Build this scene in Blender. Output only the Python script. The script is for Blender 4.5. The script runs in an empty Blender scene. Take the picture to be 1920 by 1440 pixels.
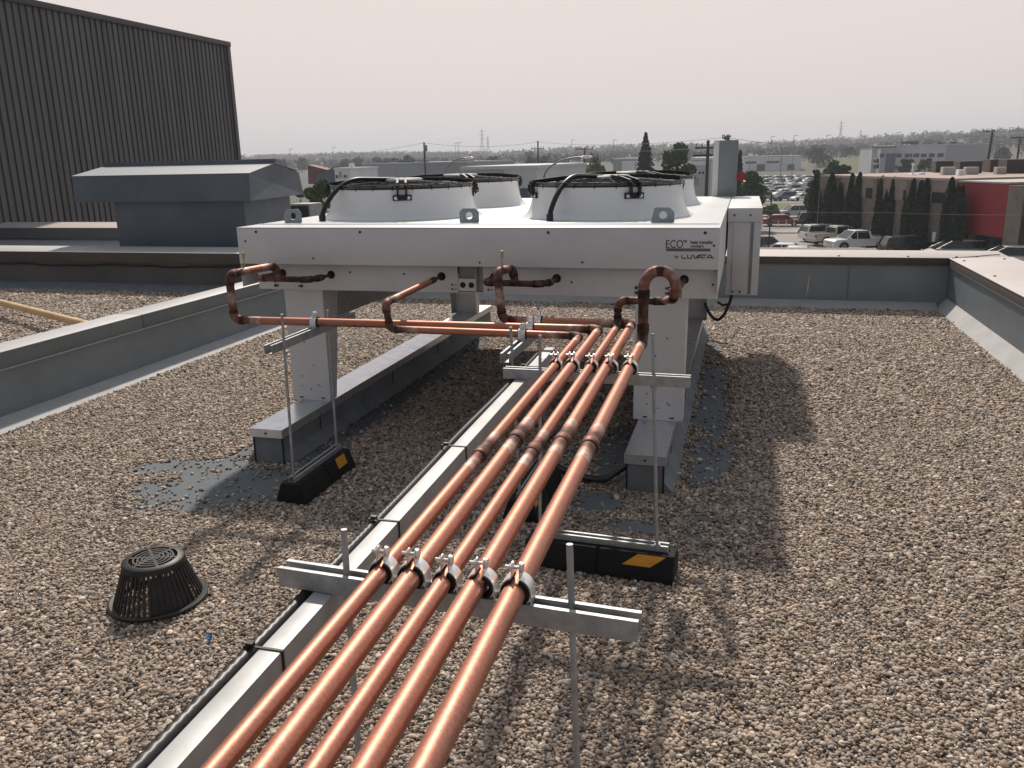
import bpy, bmesh, math, random
import numpy as np
from mathutils import Vector, Matrix
R = math.radians
random.seed(7)
scn = bpy.context.scene
COL = scn.collection

# ------------------------------------------------------------------ camera
CAMH = 1.6
RM = np.array([[0.9655503708, -0.0481471885, 0.2557231505],
               [0.2594245827, 0.2547077721, -0.9315700922],
               [-0.0202821931, 0.9658187196, 0.2584237480]])
cam = bpy.data.cameras.new('camera')
cam.sensor_width = 36.0
cam.lens = 36.0 * 1580 / 1920
cam.clip_start = 0.05
cam.clip_end = 9000
camo = bpy.data.objects.new('camera', cam)
M4 = Matrix([list(RM[i]) + [0, ] for i in range(3)] + [[0, 0, 0, 1]])
M4.translation = Vector((0, 0, CAMH))
camo.matrix_world = M4
COL.objects.link(camo)
scn.camera = camo

# ------------------------------------------------------------------ light
SUN = Vector((-0.28, 0.97, 1.0)).normalized()
world = bpy.data.worlds.new('World')
scn.world = world
world.use_nodes = True
wn = world.node_tree
wn.nodes.clear()
def wnode(t, **k):
    n = wn.nodes.new(t)
    for a, b in k.items():
        setattr(n, a, b)
    return n
wo = wnode('ShaderNodeOutputWorld')
bg = wnode('ShaderNodeBackground')
bg.inputs['Strength'].default_value = 0.1
sky = wnode('ShaderNodeTexSky', sky_type='NISHITA')
sky.sun_disc = False
sky.sun_elevation = math.asin(SUN.z)
sky.sun_rotation = math.atan2(SUN.x, SUN.y)
sky.dust_density = 6.0
sky.air_density = 1.2
L = wn.links.new
# smoke-hazed sky: nearly uniform, warmer and brighter towards the sun
tc = wnode('ShaderNodeTexCoord')
dot = wnode('ShaderNodeVectorMath', operation='DOT_PRODUCT')
dot.inputs[1].default_value = (-0.22, 0.86, 0.36)
mr = wnode('ShaderNodeMapRange')
mr.interpolation_type = 'SMOOTHSTEP'
mr.inputs['From Min'].default_value = -0.02
mr.inputs['From Max'].default_value = 0.76
mr.inputs['To Min'].default_value = 0.0
mr.inputs['To Max'].default_value = 1.0
comb = wnode('ShaderNodeMix', data_type='RGBA')
comb.inputs[6].default_value = (2.6, 2.75, 3.05, 1)
comb.inputs[7].default_value = (8.35, 7.45, 7.2, 1)
mix = wnode('ShaderNodeMix', data_type='RGBA')
mix.inputs[0].default_value = 0.96
L(tc.outputs['Generated'], dot.inputs[0])
L(dot.outputs['Value'], mr.inputs['Value'])
# pinkish smoke low down, cooler grey overhead
sep = wnode('ShaderNodeSeparateXYZ')
L(tc.outputs['Generated'], sep.inputs[0])
mz = wnode('ShaderNodeMapRange')
mz.interpolation_type = 'SMOOTHSTEP'
mz.inputs['From Min'].default_value = 0.18
mz.inputs['From Max'].default_value = 0.55
L(sep.outputs['Z'], mz.inputs['Value'])
hi = wnode('ShaderNodeMix', data_type='RGBA')
hi.inputs[6].default_value = (8.35, 7.35, 6.98, 1)
hi.inputs[7].default_value = (6.5, 6.9, 7.6, 1)
L(mz.outputs[0], hi.inputs[0])
L(hi.outputs[2], comb.inputs[7])
L(mr.outputs[0], comb.inputs[0])
L(sky.outputs[0], mix.inputs[6])
L(comb.outputs[2], mix.inputs[7])
L(mix.outputs[2], bg.inputs['Color'])
L(bg.outputs[0], wo.inputs['Surface'])
sl = bpy.data.lights.new('sun', 'SUN')
sl.energy = 4.3
sl.angle = R(2.3)
sl.color = (1.0, 0.905, 0.80)
so = bpy.data.objects.new('sun', sl)
so.rotation_euler = SUN.to_track_quat('Z', 'Y').to_euler()
so.location = (0, 0, 30)
COL.objects.link(so)
scn.view_settings.view_transform = 'Standard'
scn.view_settings.look = 'None'
scn.view_settings.exposure = 0.0
scn.view_settings.gamma = 1.0
scn.cycles.max_bounces = 6
scn.cycles.volume_bounces = 0
scn.cycles.use_denoising = True

# ------------------------------------------------------------------ rays
def wdir(px, py):
    c = np.array([px - 960.0, -(py - 720.0), -1580.0])
    return RM @ c
def gp(px, py, z=0.0):
    d = wdir(px, py); t = (z - CAMH) / d[2]
    return Vector((d[0] * t, d[1] * t, z))
def at(px, py, Y):
    d = wdir(px, py); t = Y / d[1]
    return Vector((d[0] * t, Y, CAMH + d[2] * t))

# ------------------------------------------------------------------ materials
MATS = {}
def lin(c):
    return tuple((x / 12.92 if x <= .04045 else ((x + .055) / 1.055) ** 2.4) for x in c)
def mat(name, col, rough=.6, metal=0., var=.12, vscale=6., bump=0., bscale=40., col2=None, spec=.5, coat=0., stretch=None, obj=True):
    if name in MATS:
        return MATS[name]
    m = bpy.data.materials.new(name)
    m.use_nodes = True
    nt = m.node_tree
    b = nt.nodes['Principled BSDF']
    b.inputs['Roughness'].default_value = rough
    b.inputs['Metallic'].default_value = metal
    b.inputs['Specular IOR Level'].default_value = spec
    if coat:
        b.inputs['Coat Weight'].default_value = coat
        b.inputs['Coat Roughness'].default_value = .08
    t = nt.nodes.new('ShaderNodeTexCoord')
    mp = nt.nodes.new('ShaderNodeMapping')
    if stretch:
        mp.inputs['Scale'].default_value = stretch
    nt.links.new(t.outputs['Object'], mp.inputs[0])
    n = nt.nodes.new('ShaderNodeTexNoise')
    n.inputs['Scale'].default_value = vscale
    n.inputs['Detail'].default_value = 6
    n.inputs['Roughness'].default_value = .65
    nt.links.new(mp.outputs[0], n.inputs['Vector'])
    mx = nt.nodes.new('ShaderNodeMix'); mx.data_type = 'RGBA'
    c2 = col2 if col2 else tuple(max(0, x * (1 - 2.2 * var)) for x in col)
    c1 = col if col2 else tuple(min(1, x * (1 + var)) for x in col)
    mx.inputs[6].default_value = (*c1, 1); mx.inputs[7].default_value = (*c2, 1)
    r = nt.nodes.new('ShaderNodeMapRange')
    r.inputs['From Min'].default_value = .3; r.inputs['From Max'].default_value = .72
    nt.links.new(n.outputs['Fac'], r.inputs['Value'])
    nt.links.new(r.outputs[0], mx.inputs[0])
    nt.links.new(mx.outputs[2], b.inputs['Base Color'])
    rr = nt.nodes.new('ShaderNodeMapRange')
    rr.inputs['To Min'].default_value = max(0.02, rough - .06); rr.inputs['To Max'].default_value = min(1, rough + .12)
    nt.links.new(n.outputs['Fac'], rr.inputs['Value'])
    nt.links.new(rr.outputs[0], b.inputs['Roughness'])
    if bump:
        n2 = nt.nodes.new('ShaderNodeTexNoise')
        n2.inputs['Scale'].default_value = bscale
        n2.inputs['Detail'].default_value = 4
        nt.links.new(mp.outputs[0], n2.inputs['Vector'])
        bp = nt.nodes.new('ShaderNodeBump')
        bp.inputs['Strength'].default_value = bump
        bp.inputs['Distance'].default_value = .01
        nt.links.new(n2.outputs['Fac'], bp.inputs['Height'])
        nt.links.new(bp.outputs[0], b.inputs['Normal'])
    MATS[name] = m
    return m

white = mat('white_powder_coat', (.66, .66, .66), .38, var=.055, vscale=2.2, bump=.10, bscale=1.6)
whitefan = mat('white_fan_shroud', (.78, .78, .77), .30, var=.02, vscale=4)
galv = mat('galvanised_steel', (.40, .41, .42), .52, .6, var=.14, vscale=28, bump=.06, bscale=60)
galvb = mat('bright_galvanised_cap', (.70, .72, .76), .26, .85, var=.05, vscale=14, bump=.02, bscale=3)
zinc = mat('zinc_plated_clamp', (.78, .78, .76), .34, .7, var=.08, vscale=30)
cantm = mat('pale_cant_flashing', (.40, .40, .40), .7, var=.07, vscale=4, bump=.15, bscale=200)
rubber = mat('black_rubber', (.007, .007, .008), .8, var=.25, vscale=80, bump=.5, bscale=220)
blackp = mat('black_plastic', (.012, .012, .013), .38, var=.1, vscale=20)
drainp = mat('black_drain_plastic', (.02, .018, .017), .5, var=.3, vscale=20, bump=.1)
yellow = mat('yellow_marker', (.72, .32, .02), .6, var=.1, vscale=30)
membrane = mat('grey_cap_sheet', (.165, .19, .205), .9, var=.12, vscale=5, bump=.35, bscale=350)
flash = mat('grey_metal_flashing', (.215, .25, .275), .45, .25, var=.08, vscale=2.2, bump=.35, bscale=1.1)
flashl = mat('grey_coping_lip', (.17, .19, .195), .6, .1, var=.08, vscale=3, bump=.2, bscale=2)
brownlip = mat('dark_brown_coping_lip', (.085, .078, .074), .5, .1, var=.1, vscale=3)
coping = mat('sand_grey_coping', (.47, .43, .405), .5, .1, var=.06, vscale=1.6, bump=.15, bscale=2)
copgrey = mat('pale_grey_coping', (.42, .42, .42), .5, .2, var=.06, vscale=2, bump=.15, bscale=2)
sealant = mat('black_sealant', (.015, .015, .015), .7, var=.2, vscale=20)
dcladding = mat('charcoal_ribbed_cladding', (.118, .114, .116), .55, .1, var=.12, vscale=.8, stretch=(1, 4.7, .15))
ventm = mat('grey_vent_sheet', (.15, .175, .205), .42, .35, var=.1, vscale=1.5, bump=.4, bscale=.9)
ventt = mat('pale_vent_roof', (.36, .38, .39), .4, .3, var=.06, vscale=2)
encm = mat('grey_enclosure_paint', (.21, .235, .235), .4, var=.05, vscale=5)
redm = mat('red_knob', (.28, .02, .025), .35, var=.05)
gasm = mat('yellow_gas_pipe', (.72, .49, .26), .5, var=.1, vscale=5)
brass = mat('brass', (.55, .42, .22), .4, .9, var=.1)
dark = mat('dark_opening', (.01, .01, .01), .7, var=.1)
bluem = mat('blue_scrap', (.04, .16, .42), .5, var=.1)
strawm = mat('dry_straw', (.36, .24, .13), .8, var=.1)
inkm = mat('dark_print', (.03, .03, .034), .5, var=.02)
greybar = mat('grey_print', (.135, .13, .145), .5, var=.02)
screwm = mat('dark_screw', (.06, .06, .06), .4, .6, var=.1)
asphalt = mat('asphalt', (.30, .27, .255), .9, var=.14, vscale=.12, bump=.1)
concrete = mat('concrete_kerb', (.36, .34, .32), .9, var=.1, vscale=.4)
grassm = mat('grass', (.085, .115, .04), .95, var=.3, vscale=.08, col2=(.13, .13, .065))
glassm = mat('dark_glass', (.018, .02, .023), .12, var=.05, spec=.7)
tyre = mat('tyre_rubber', (.012, .012, .012), .8, var=.1)
hub = mat('alloy_wheel', (.35, .35, .36), .35, .8, var=.1)
woodp = mat('weathered_pole_wood', (.075, .06, .05), .85, var=.2, vscale=2)
steelp = mat('lamp_post_grey', (.22, .22, .22), .5, .4, var=.1)
pylonm = mat('pylon_steel', (.16, .16, .17), .5, .3, var=.1)
lampw = mat('lamp_head_white', (.75, .75, .75), .4, var=.05)

def copper_mat():
    m = bpy.data.materials.new('copper_heat_stained')
    m.use_nodes = True
    nt = m.node_tree; b = nt.nodes['Principled BSDF']
    a = nt.nodes.new('ShaderNodeAttribute'); a.attribute_name = 'tarnish'
    t = nt.nodes.new('ShaderNodeTexCoord')
    n = nt.nodes.new('ShaderNodeTexNoise'); n.inputs['Scale'].default_value = 34; n.inputs['Detail'].default_value = 5
    nt.links.new(t.outputs['Object'], n.inputs['Vector'])
    ma = nt.nodes.new('ShaderNodeMath'); ma.operation = 'MULTIPLY_ADD'
    amp = nt.nodes.new('ShaderNodeMath'); amp.operation = 'MULTIPLY_ADD'; amp.inputs[1].default_value = .85; amp.inputs[2].default_value = .22
    nt.links.new(a.outputs['Fac'], amp.inputs[0])
    cen = nt.nodes.new('ShaderNodeMath'); cen.operation = 'SUBTRACT'; cen.inputs[1].default_value = .48; nt.links.new(n.outputs['Fac'], cen.inputs[0])
    ma.operation = 'MULTIPLY'; nt.links.new(cen.outputs[0], ma.inputs[0]); nt.links.new(amp.outputs[0], ma.inputs[1])
    ma2 = nt.nodes.new('ShaderNodeMath'); ma2.operation = 'ADD'; ma2.use_clamp = True
    nt.links.new(ma.outputs[0], ma2.inputs[0]); nt.links.new(a.outputs['Fac'], ma2.inputs[1])
    cr = nt.nodes.new('ShaderNodeValToRGB')
    e = cr.color_ramp.elements
    e[0].position = 0; e[0].color = (.50, .22, .153, 1)
    e[1].position = 1; e[1].color = (.045, .038, .036, 1)
    for p, c in ((.12, (.50, .21, .14)), (.28, (.44, .22, .16)), (.36, (.62, .44, .36)), (.47, (.40, .32, .29)), (.60, (.30, .13, .10)), (.78, (.13, .075, .062))):
        q = e.new(p); q.color = (*c, 1)
    nt.links.new(ma2.outputs[0], cr.inputs[0])
    # fine mottling of the tarnish
    n3 = nt.nodes.new('ShaderNodeTexNoise'); n3.inputs['Scale'].default_value = 160; n3.inputs['Detail'].default_value = 6
    nt.links.new(t.outputs['Object'], n3.inputs['Vector'])
    n4 = nt.nodes.new('ShaderNodeTexNoise'); n4.inputs['Scale'].default_value = 9; n4.inputs['Detail'].default_value = 8; n4.inputs['Roughness'].default_value = .7
    nt.links.new(t.outputs['Object'], n4.inputs['Vector'])
    r4 = nt.nodes.new('ShaderNodeMapRange'); r4.inputs['From Min'].default_value = .46; r4.inputs['From Max'].default_value = .68; r4.inputs['To Max'].default_value = .5
    nt.links.new(n4.outputs['Fac'], r4.inputs['Value'])
    dull = nt.nodes.new('ShaderNodeMix'); dull.data_type = 'RGBA'; dull.inputs[7].default_value = (.36, .20, .15, 1)
    nt.links.new(r4.outputs[0], dull.inputs[0]); nt.links.new(cr.outputs[0], dull.inputs[6])
    hs = nt.nodes.new('ShaderNodeMix'); hs.data_type = 'RGBA'; hs.blend_type = 'MULTIPLY'
    r3 = nt.nodes.new('ShaderNodeMapRange'); r3.inputs['From Min'].default_value = .35; r3.inputs['From Max'].default_value = .7
    r3.inputs['To Min'].default_value = 0; r3.inputs['To Max'].default_value = .5
    nt.links.new(n3.outputs['Fac'], r3.inputs['Value']); nt.links.new(r3.outputs[0], hs.inputs[0])
    nt.links.new(dull.outputs[2], hs.inputs[6]); hs.inputs[7].default_value = (.55, .48, .45, 1)
    nt.links.new(hs.outputs[2], b.inputs['Base Color'])
    b.inputs['Metallic'].default_value = .72
    b.inputs['Specular IOR Level'].default_value = .3
    rg = nt.nodes.new('ShaderNodeMapRange'); rg.inputs['To Min'].default_value = .49; rg.inputs['To Max'].default_value = .72
    nt.links.new(ma2.outputs[0], rg.inputs['Value'])
    nt.links.new(rg.outputs[0], b.inputs['Roughness'])
    return m
copper = copper_mat()

# ------------------------------------------------------------------ mesh builder
class MB:
    def __init__(s):
        s.v = []; s.f = []; s.h = []; s.mi = []; s.cur = 0
    def add(s, vs, fs, heat=None):
        o = len(s.v)
        s.v += [tuple(x) for x in vs]
        s.h += list(heat) if heat is not None else [0.0] * len(vs)
        s.f += [tuple(i + o for i in f) for f in fs]
        s.mi += [s.cur] * len(fs)
        return s
    def box(s, x0, x1, y0, y1, z0, z1, M=None):
        vs = [Vector((x, y, z)) for x in (x0, x1) for y in (y0, y1) for z in (z0, z1)]
        if M is not None: vs = [M @ v for v in vs]
        return s.add(vs, [(0, 1, 3, 2), (4, 6, 7, 5), (0, 4, 5, 1), (2, 3, 7, 6), (0, 2, 6, 4), (1, 5, 7, 3)])
    def prism(s, prof, p0, p1, up=(0, 0, 1), scale1=1.0):
        """closed 2D profile (a,b) swept from p0 to p1; a = side axis, b = up axis"""
        p0 = Vector(p0); p1 = Vector(p1); d = (p1 - p0).normalized()
        side = d.cross(Vector(up)).normalized(); u = side.cross(d).normalized()
        n = len(prof)
        vs = [p0 + side * a + u * b for a, b in prof] + [p1 + side * a * scale1 + u * b * scale1 for a, b in prof]
        fs = [(i, (i + 1) % n, n + (i + 1) % n, n + i) for i in range(n)]
        fs += [tuple(range(n - 1, -1, -1)), tuple(range(n, 2 * n))]
        return s.add(vs, fs)
    def extr(s, poly, axis, a0, a1):
        """polygon in the plane normal to axis; poly points in remaining coords order"""
        n = len(poly)
        def mk(p, a):
            return (a, p[0], p[1]) if axis == 'x' else ((p[0], a, p[1]) if axis == 'y' else (p[0], p[1], a))
        vs = [mk(p, a0) for p in poly] + [mk(p, a1) for p in poly]
        fs = [(i, (i + 1) % n, n + (i + 1) % n, n + i) for i in range(n)]
        fs += [tuple(range(n - 1, -1, -1)), tuple(range(n, 2 * n))]
        return s.add(vs, fs)
    def tube(s, pts, r, n=12, caps=True, heat=None):
        pts = [Vector(p) for p in pts]
        rr = r if isinstance(r, (list, tuple)) else [r] * len(pts)
        vs = []; fs = []; hh = []
        t0 = (pts[1] - pts[0]).normalized()
        ref = Vector((0, 0, 1)) if abs(t0.z) < .9 else Vector((1, 0, 0))
        nrm = (ref - t0 * ref.dot(t0)).normalized()
        for i, p in enumerate(pts):
            if i == 0: t = t0
            elif i == len(pts) - 1: t = (pts[i] - pts[i - 1]).normalized()
            else: t = ((pts[i + 1] - p).normalized() + (p - pts[i - 1]).normalized()).normalized()
            nrm = (nrm - t * nrm.dot(t))
            if nrm.length < 1e-6: nrm = t.orthogonal()
            nrm.normalize(); bi = t.cross(nrm)
            for k in range(n):
                a = 2 * math.pi * k / n
                vs.append(p + (nrm * math.cos(a) + bi * math.sin(a)) * rr[i])
                hh.append(heat[i] if heat else 0.0)
        for i in range(len(pts) - 1):
            for k in range(n):
                k2 = (k + 1) % n
                fs.append((i * n + k, i * n + k2, (i + 1) * n + k2, (i + 1) * n + k))
        if caps:
            fs.append(tuple(range(n - 1, -1, -1))); fs.append(tuple((len(pts) - 1) * n + k for k in range(n)))
        return s.add(vs, fs, hh)
    def cyl(s, p0, p1, r, n=12, r1=None):
        return s.tube([p0, p1], [r, r if r1 is None else r1], n)
    def lathe(s, prof, c, n=48, close=False):
        vs = []; fs = []
        m = len(prof)
        for k in range(n):
            a = 2 * math.pi * k / n
            for r, z in prof:
                vs.append((c[0] + r * math.cos(a), c[1] + r * math.sin(a), c[2] + z))
        for k in range(n):
            k2 = (k + 1) % n
            for j in range(m - 1 if not close else m):
                j2 = (j + 1) % m
                fs.append((k * m + j, k2 * m + j, k2 * m + j2, k * m + j2))
        return s.add(vs, fs)
    def torus(s, c, R_, r, n=48, m=8):
        prof = [(R_ + r * math.cos(2 * math.pi * i / m), r * math.sin(2 * math.pi * i / m)) for i in range(m)]
        return s.lathe(prof, c, n, True)
    def build(s, name, m, parent=None, bevel=0, smooth=True, ang=32, loc=None):
        me = bpy.data.meshes.new(name)
        vs = s.v
        if loc is not None:
            vs = [(v[0] - loc[0], v[1] - loc[1], v[2] - loc[2]) for v in vs]
        me.from_pydata(vs, [], s.f)
        if any(s.h):
            at_ = me.attributes.new('tarnish', 'FLOAT', 'POINT')
            at_.data.foreach_set('value', s.h)
        ms = m if isinstance(m, (list, tuple)) else [m]
        for q in ms: me.materials.append(q)
        if len(ms) > 1: me.polygons.foreach_set('material_index', s.mi)
        bm = bmesh.new(); bm.from_mesh(me)
        bmesh.ops.recalc_face_normals(bm, faces=bm.faces)
        if bevel:
            ed = [e for e in bm.edges if len(e.link_faces) == 2 and e.calc_face_angle(0) > R(35)]
            bmesh.ops.bevel(bm, geom=ed, offset=bevel, segments=2, affect='EDGES', profile=.6, clamp_overlap=True)
        bm.to_mesh(me); bm.free()
        if smooth:
            me.polygons.foreach_set('use_smooth', [True] * len(me.polygons))
            me.set_sharp_from_angle(angle=R(ang))
        me.update()
        o = bpy.data.objects.new(name, me)
        COL.objects.link(o)
        if loc is not None: o.location = loc
        if parent is not None:
            o.parent = parent
        return o

def tag(o, label=None, cat=None, group=None, kind=None):
    if label: o['label'] = label
    if cat: o['category'] = cat
    if group: o['group'] = group
    if kind: o['kind'] = kind
    return o
def empty(name, label, cat, loc=(0, 0, 0), group=None, rz=0):
    o = bpy.data.objects.new(name, None)
    o.empty_display_size = .1
    o.location = loc; o.rotation_euler = (0, 0, rz)
    COL.objects.link(o)
    return tag(o, label, cat, group)
def put(o, parent):
    """parent a world-space mesh under an empty that stands at a world location (no rotation)"""
    o.parent = parent
    o.location = o.location - parent.location
    return o
def children(o):
    return [c for c in bpy.data.objects if c.parent == o]
def copy_tree(o, loc, rz, label=None, group=None, scale=None):
    def cp(x, par):
        c = x.copy(); COL.objects.link(c); c.parent = par
        for ch in KIDS.get(x.name, []): cp(ch, c)
        return c
    if o.name not in KIDS:
        def reg(x):
            KIDS[x.name] = children(x)
            for ch in KIDS[x.name]: reg(ch)
        reg(o)
    c = cp(o, None)
    c.location = loc; c.rotation_euler = (0, 0, rz)
    if scale: c.scale = scale
    if label: c['label'] = label
    if group: c['group'] = group
    return c
KIDS = {}

# ================================================================== SETTING
GZ = -7.4
def hz(x, y):
    """height of the open ground away from the building"""
    d = math.hypot(x, y)
    z = GZ
    if y > 250: z += (y - 250) * .0128 * (1 if y < 1250 else 1250 / y)
    r = x / max(y, 1)
    if y > 480 and r > .10:
        z += min(1, (y - 480) / 400) * min(1, (r - .10) / .22) * 12
    if y > 500:
        z += min(1, (y - 500) / 400) * (math.sin(x * .006 + 1) * 2.2 + math.sin(x * .017 + y * .004) * 1.3)
    return z
def ground():
    m = MB()
    ys = [-60, 0, 20, 40, 60, 80, 100, 130, 160, 200, 250, 300, 350, 400, 450, 500, 600, 700, 800, 900, 1000, 1100, 1250, 1400, 1700, 2200, 3000, 4500]
    n = 61
    vs = []
    for y in ys:
        w = max(120, abs(y) * 1.1)
        for i in range(n):
            x = -w + 2 * w * i / (n - 1)
            zz = hz(x, y)
            if y > 1400: zz = max(-6, zz - (y - 1400) * .004)
            vs.append((x, y, zz))
    fs = []
    for j in range(len(ys) - 1):
        for i in range(n - 1):
            a = j * n + i
            fs.append((a, a + 1, a + n + 1, a + n))
    m.add(vs, fs)
    gm = mat('far_ground', (.055, .062, .048), .95, var=.3, vscale=.02, col2=(.085, .08, .07))
    tag(m.build('ground', gm), kind='structure')
    for ob, (x0, x1, y0, y1, zz), mm in (('parking_lot', (-60, 75, 24, 103, .02), asphalt), ('parking_lot', (-30, 110, 168, 320, .02), mat('lot_gravel', (.30, .27, .235), .95, var=.12, vscale=.1)),
                                     ('road', (-90, 140, 103.3, 140, .03), asphalt), ('grass_strip', (-90, 140, 140, 168, .04), grassm)):
        m = MB(); k = 24
        vs = []; fs = []
        for j in range(k + 1):
            y = y0 + (y1 - y0) * j / k
            for x in (x0, x1):
                vs.append((x, y, max(hz(x, y), GZ) + zz))
        for j in range(k): fs.append((2 * j, 2 * j + 1, 2 * j + 3, 2 * j + 2))
        m.add(vs, fs)
        tag(m.build(ob, mm, smooth=False), kind='structure')
    m = MB(); m.box(-60, 75, 103, 103.3, GZ - .2, GZ + .14)
    tag(m.build('kerb', concrete, smooth=False), kind='structure')
    m = MB()
    for i in range(16):
        x = 3 + i * 2.7
        m.box(x, x + .12, 82, 87.5, GZ + .026, GZ + .030)
    tag(m.build('parking_lines', mat('faded_line_paint', (.5, .5, .47), .8)), kind='structure')
ground()

# the roof deck (one sheet) with the bare membrane patches
SLX = (-2.565, -2.365); SRX = (-0.505, -0.303); SY0, SY1 = 3.87, 7.93
def vnoise(x, y, s, seed=0):
    return (math.sin(x * s * 1.7 + seed) * math.cos(y * s * 1.3 + seed * 2) + math.sin(x * s * 3.9 + y * s * 2.7 + seed * 3) * .5 + math.sin(-x * s * 7.3 + y * s * 8.1 + seed) * .3) / 1.8
def bare(x, y):
    """1 = bare grey membrane, 0 = full gravel"""
    v = -1.
    def ell(cx, cy, rx, ry, a=0):
        dx, dy = x - cx, y - cy
        c, s_ = math.cos(a), math.sin(a)
        u, w = (dx * c + dy * s_) / rx, (-dx * s_ + dy * c) / ry
        return 1 - math.hypot(u, w)
    n = vnoise(x, y, 5) * .26 + vnoise(x + y * .3, y - x * .2, 13, 2) * .26 + vnoise(x, y, 31, 5) * .14
    v = max(v, ell(-2.52, 3.52, .50, .30, .5) + n * .8)
    v = max(v, ell(-2.85, 3.75, .35, .12, .3) + n * .7)
    v = max(v, ell(-.14, 5.5, .13, 2.0, .02) + n * 1.6 - .1)
    v = max(v, ell(-.09, 4.35, .10, .42, -.2) + n * 1.5 - .05)
    v = max(v, ell(-.62, 3.72, .15, .14) + n * .9)
    v = max(v, ell(-.44, 3.47, .18, .07) + n * .9)
    v = max(v, ell(-.62, 4.5, .12, .5) + n)
    v = max(v, ell(-2.26, 5.6, .13, 1.9) + n * .7)
    v = max(v, ell(-2.68, 5.8, .10, 2.2) + n * .8)
    v = max(v, ell(-2.3, 4.15, .18, .35) + n * .9)
    return v
def roof():
    m = MB(); nx, ny = 150, 200
    X0, X1, Y0, Y1 = -16.2, 2.2, -2.5, 15.6
    xs = sorted(set([X0 + (X1 - X0) * i / 40 for i in range(41)] + [-4.4 + 6.4 * i / nx for i in range(nx + 1)]))
    ys = [Y0 + (Y1 - Y0) * i / 50 for i in range(51)] + [.5 + 9 * i / ny for i in range(ny + 1)]
    ys = sorted(set(ys))
    vs = []; hh = []
    for y in ys:
        for x in xs:
            vs.append((x, y, 0)); hh.append(max(0.001, min(1, .5 + bare(x, y) * 4)))
    n = len(xs)
    fs = [(j * n + i, j * n + i + 1, (j + 1) * n + i + 1, (j + 1) * n + i) for j in range(len(ys) - 1) for i in range(n - 1)]
    m.add(vs, fs, hh)
    g = bpy.data.materials.new('roof_gravel_bed'); g.use_nodes = True
    nt = g.node_tree; b = nt.nodes['Principled BSDF']; b.inputs['Roughness'].default_value = .92
    a = nt.nodes.new('ShaderNodeAttribute'); a.attribute_name = 'tarnish'
    t = nt.nodes.new('ShaderNodeTexCoord')
    vo = nt.nodes.new('ShaderNodeTexVoronoi'); vo.inputs['Scale'].default_value = 72
    nt.links.new(t.outputs['Object'], vo.inputs['Vector'])
    cr = nt.nodes.new('ShaderNodeValToRGB')
    e = cr.color_ramp.elements
    e[0].color = (.09, .075, .064, 1); e[1].color = (.42, .35, .28, 1)
    for p, c in ((.35, (.20, .165, .14)), (.7, (.30, .25, .21))):
        q = e.new(p); q.color = (*c, 1)
    sx = nt.nodes.new('ShaderNodeSeparateColor')
    nt.links.new(vo.outputs['Color'], sx.inputs[0]); nt.links.new(sx.outputs[0], cr.inputs[0])
    dk = nt.nodes.new('ShaderNodeMapRange'); dk.inputs['From Min'].default_value = .35; dk.inputs['From Max'].default_value = .75
    dk.inputs['To Min'].default_value = 1; dk.inputs['To Max'].default_value = .15
    nt.links.new(vo.outputs['Distance'], dk.inputs['Value'])
    n2 = nt.nodes.new('ShaderNodeTexNoise'); n2.inputs['Scale'].default_value = 4
    nt.links.new(t.outputs['Object'], n2.inputs['Vector'])
    mem = nt.nodes.new('ShaderNodeMix'); mem.data_type = 'RGBA'
    mem.inputs[6].default_value = (.10, .115, .125, 1); mem.inputs[7].default_value = (.15, .168, .18, 1)
    nt.links.new(n2.outputs[0], mem.inputs[0])
    mx = nt.nodes.new('ShaderNodeMix'); mx.data_type = 'RGBA'
    nt.links.new(a.outputs['Fac'], mx.inputs[0]); nt.links.new(cr.outputs[0], mx.inputs[6]); nt.links.new(mem.outputs[2], mx.inputs[7])
    nt.links.new(mx.outputs[2], b.inputs['Base Color'])
    bp = nt.nodes.new('ShaderNodeBump'); bp.inputs['Distance'].default_value = .008
    inv = nt.nodes.new('ShaderNodeMath'); inv.operation = 'SUBTRACT'; inv.inputs[0].default_value = 1.
    nt.links.new(a.outputs['Fac'], inv.inputs[1]); nt.links.new(inv.outputs[0], bp.inputs['Strength'])
    bp.invert = True
    nt.links.new(vo.outputs['Distance'], bp.inputs['Height']); nt.links.new(bp.outputs[0], b.inputs['Normal'])
    tag(m.build('roof_deck', g, smooth=False), kind='structure')
roof()

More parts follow.
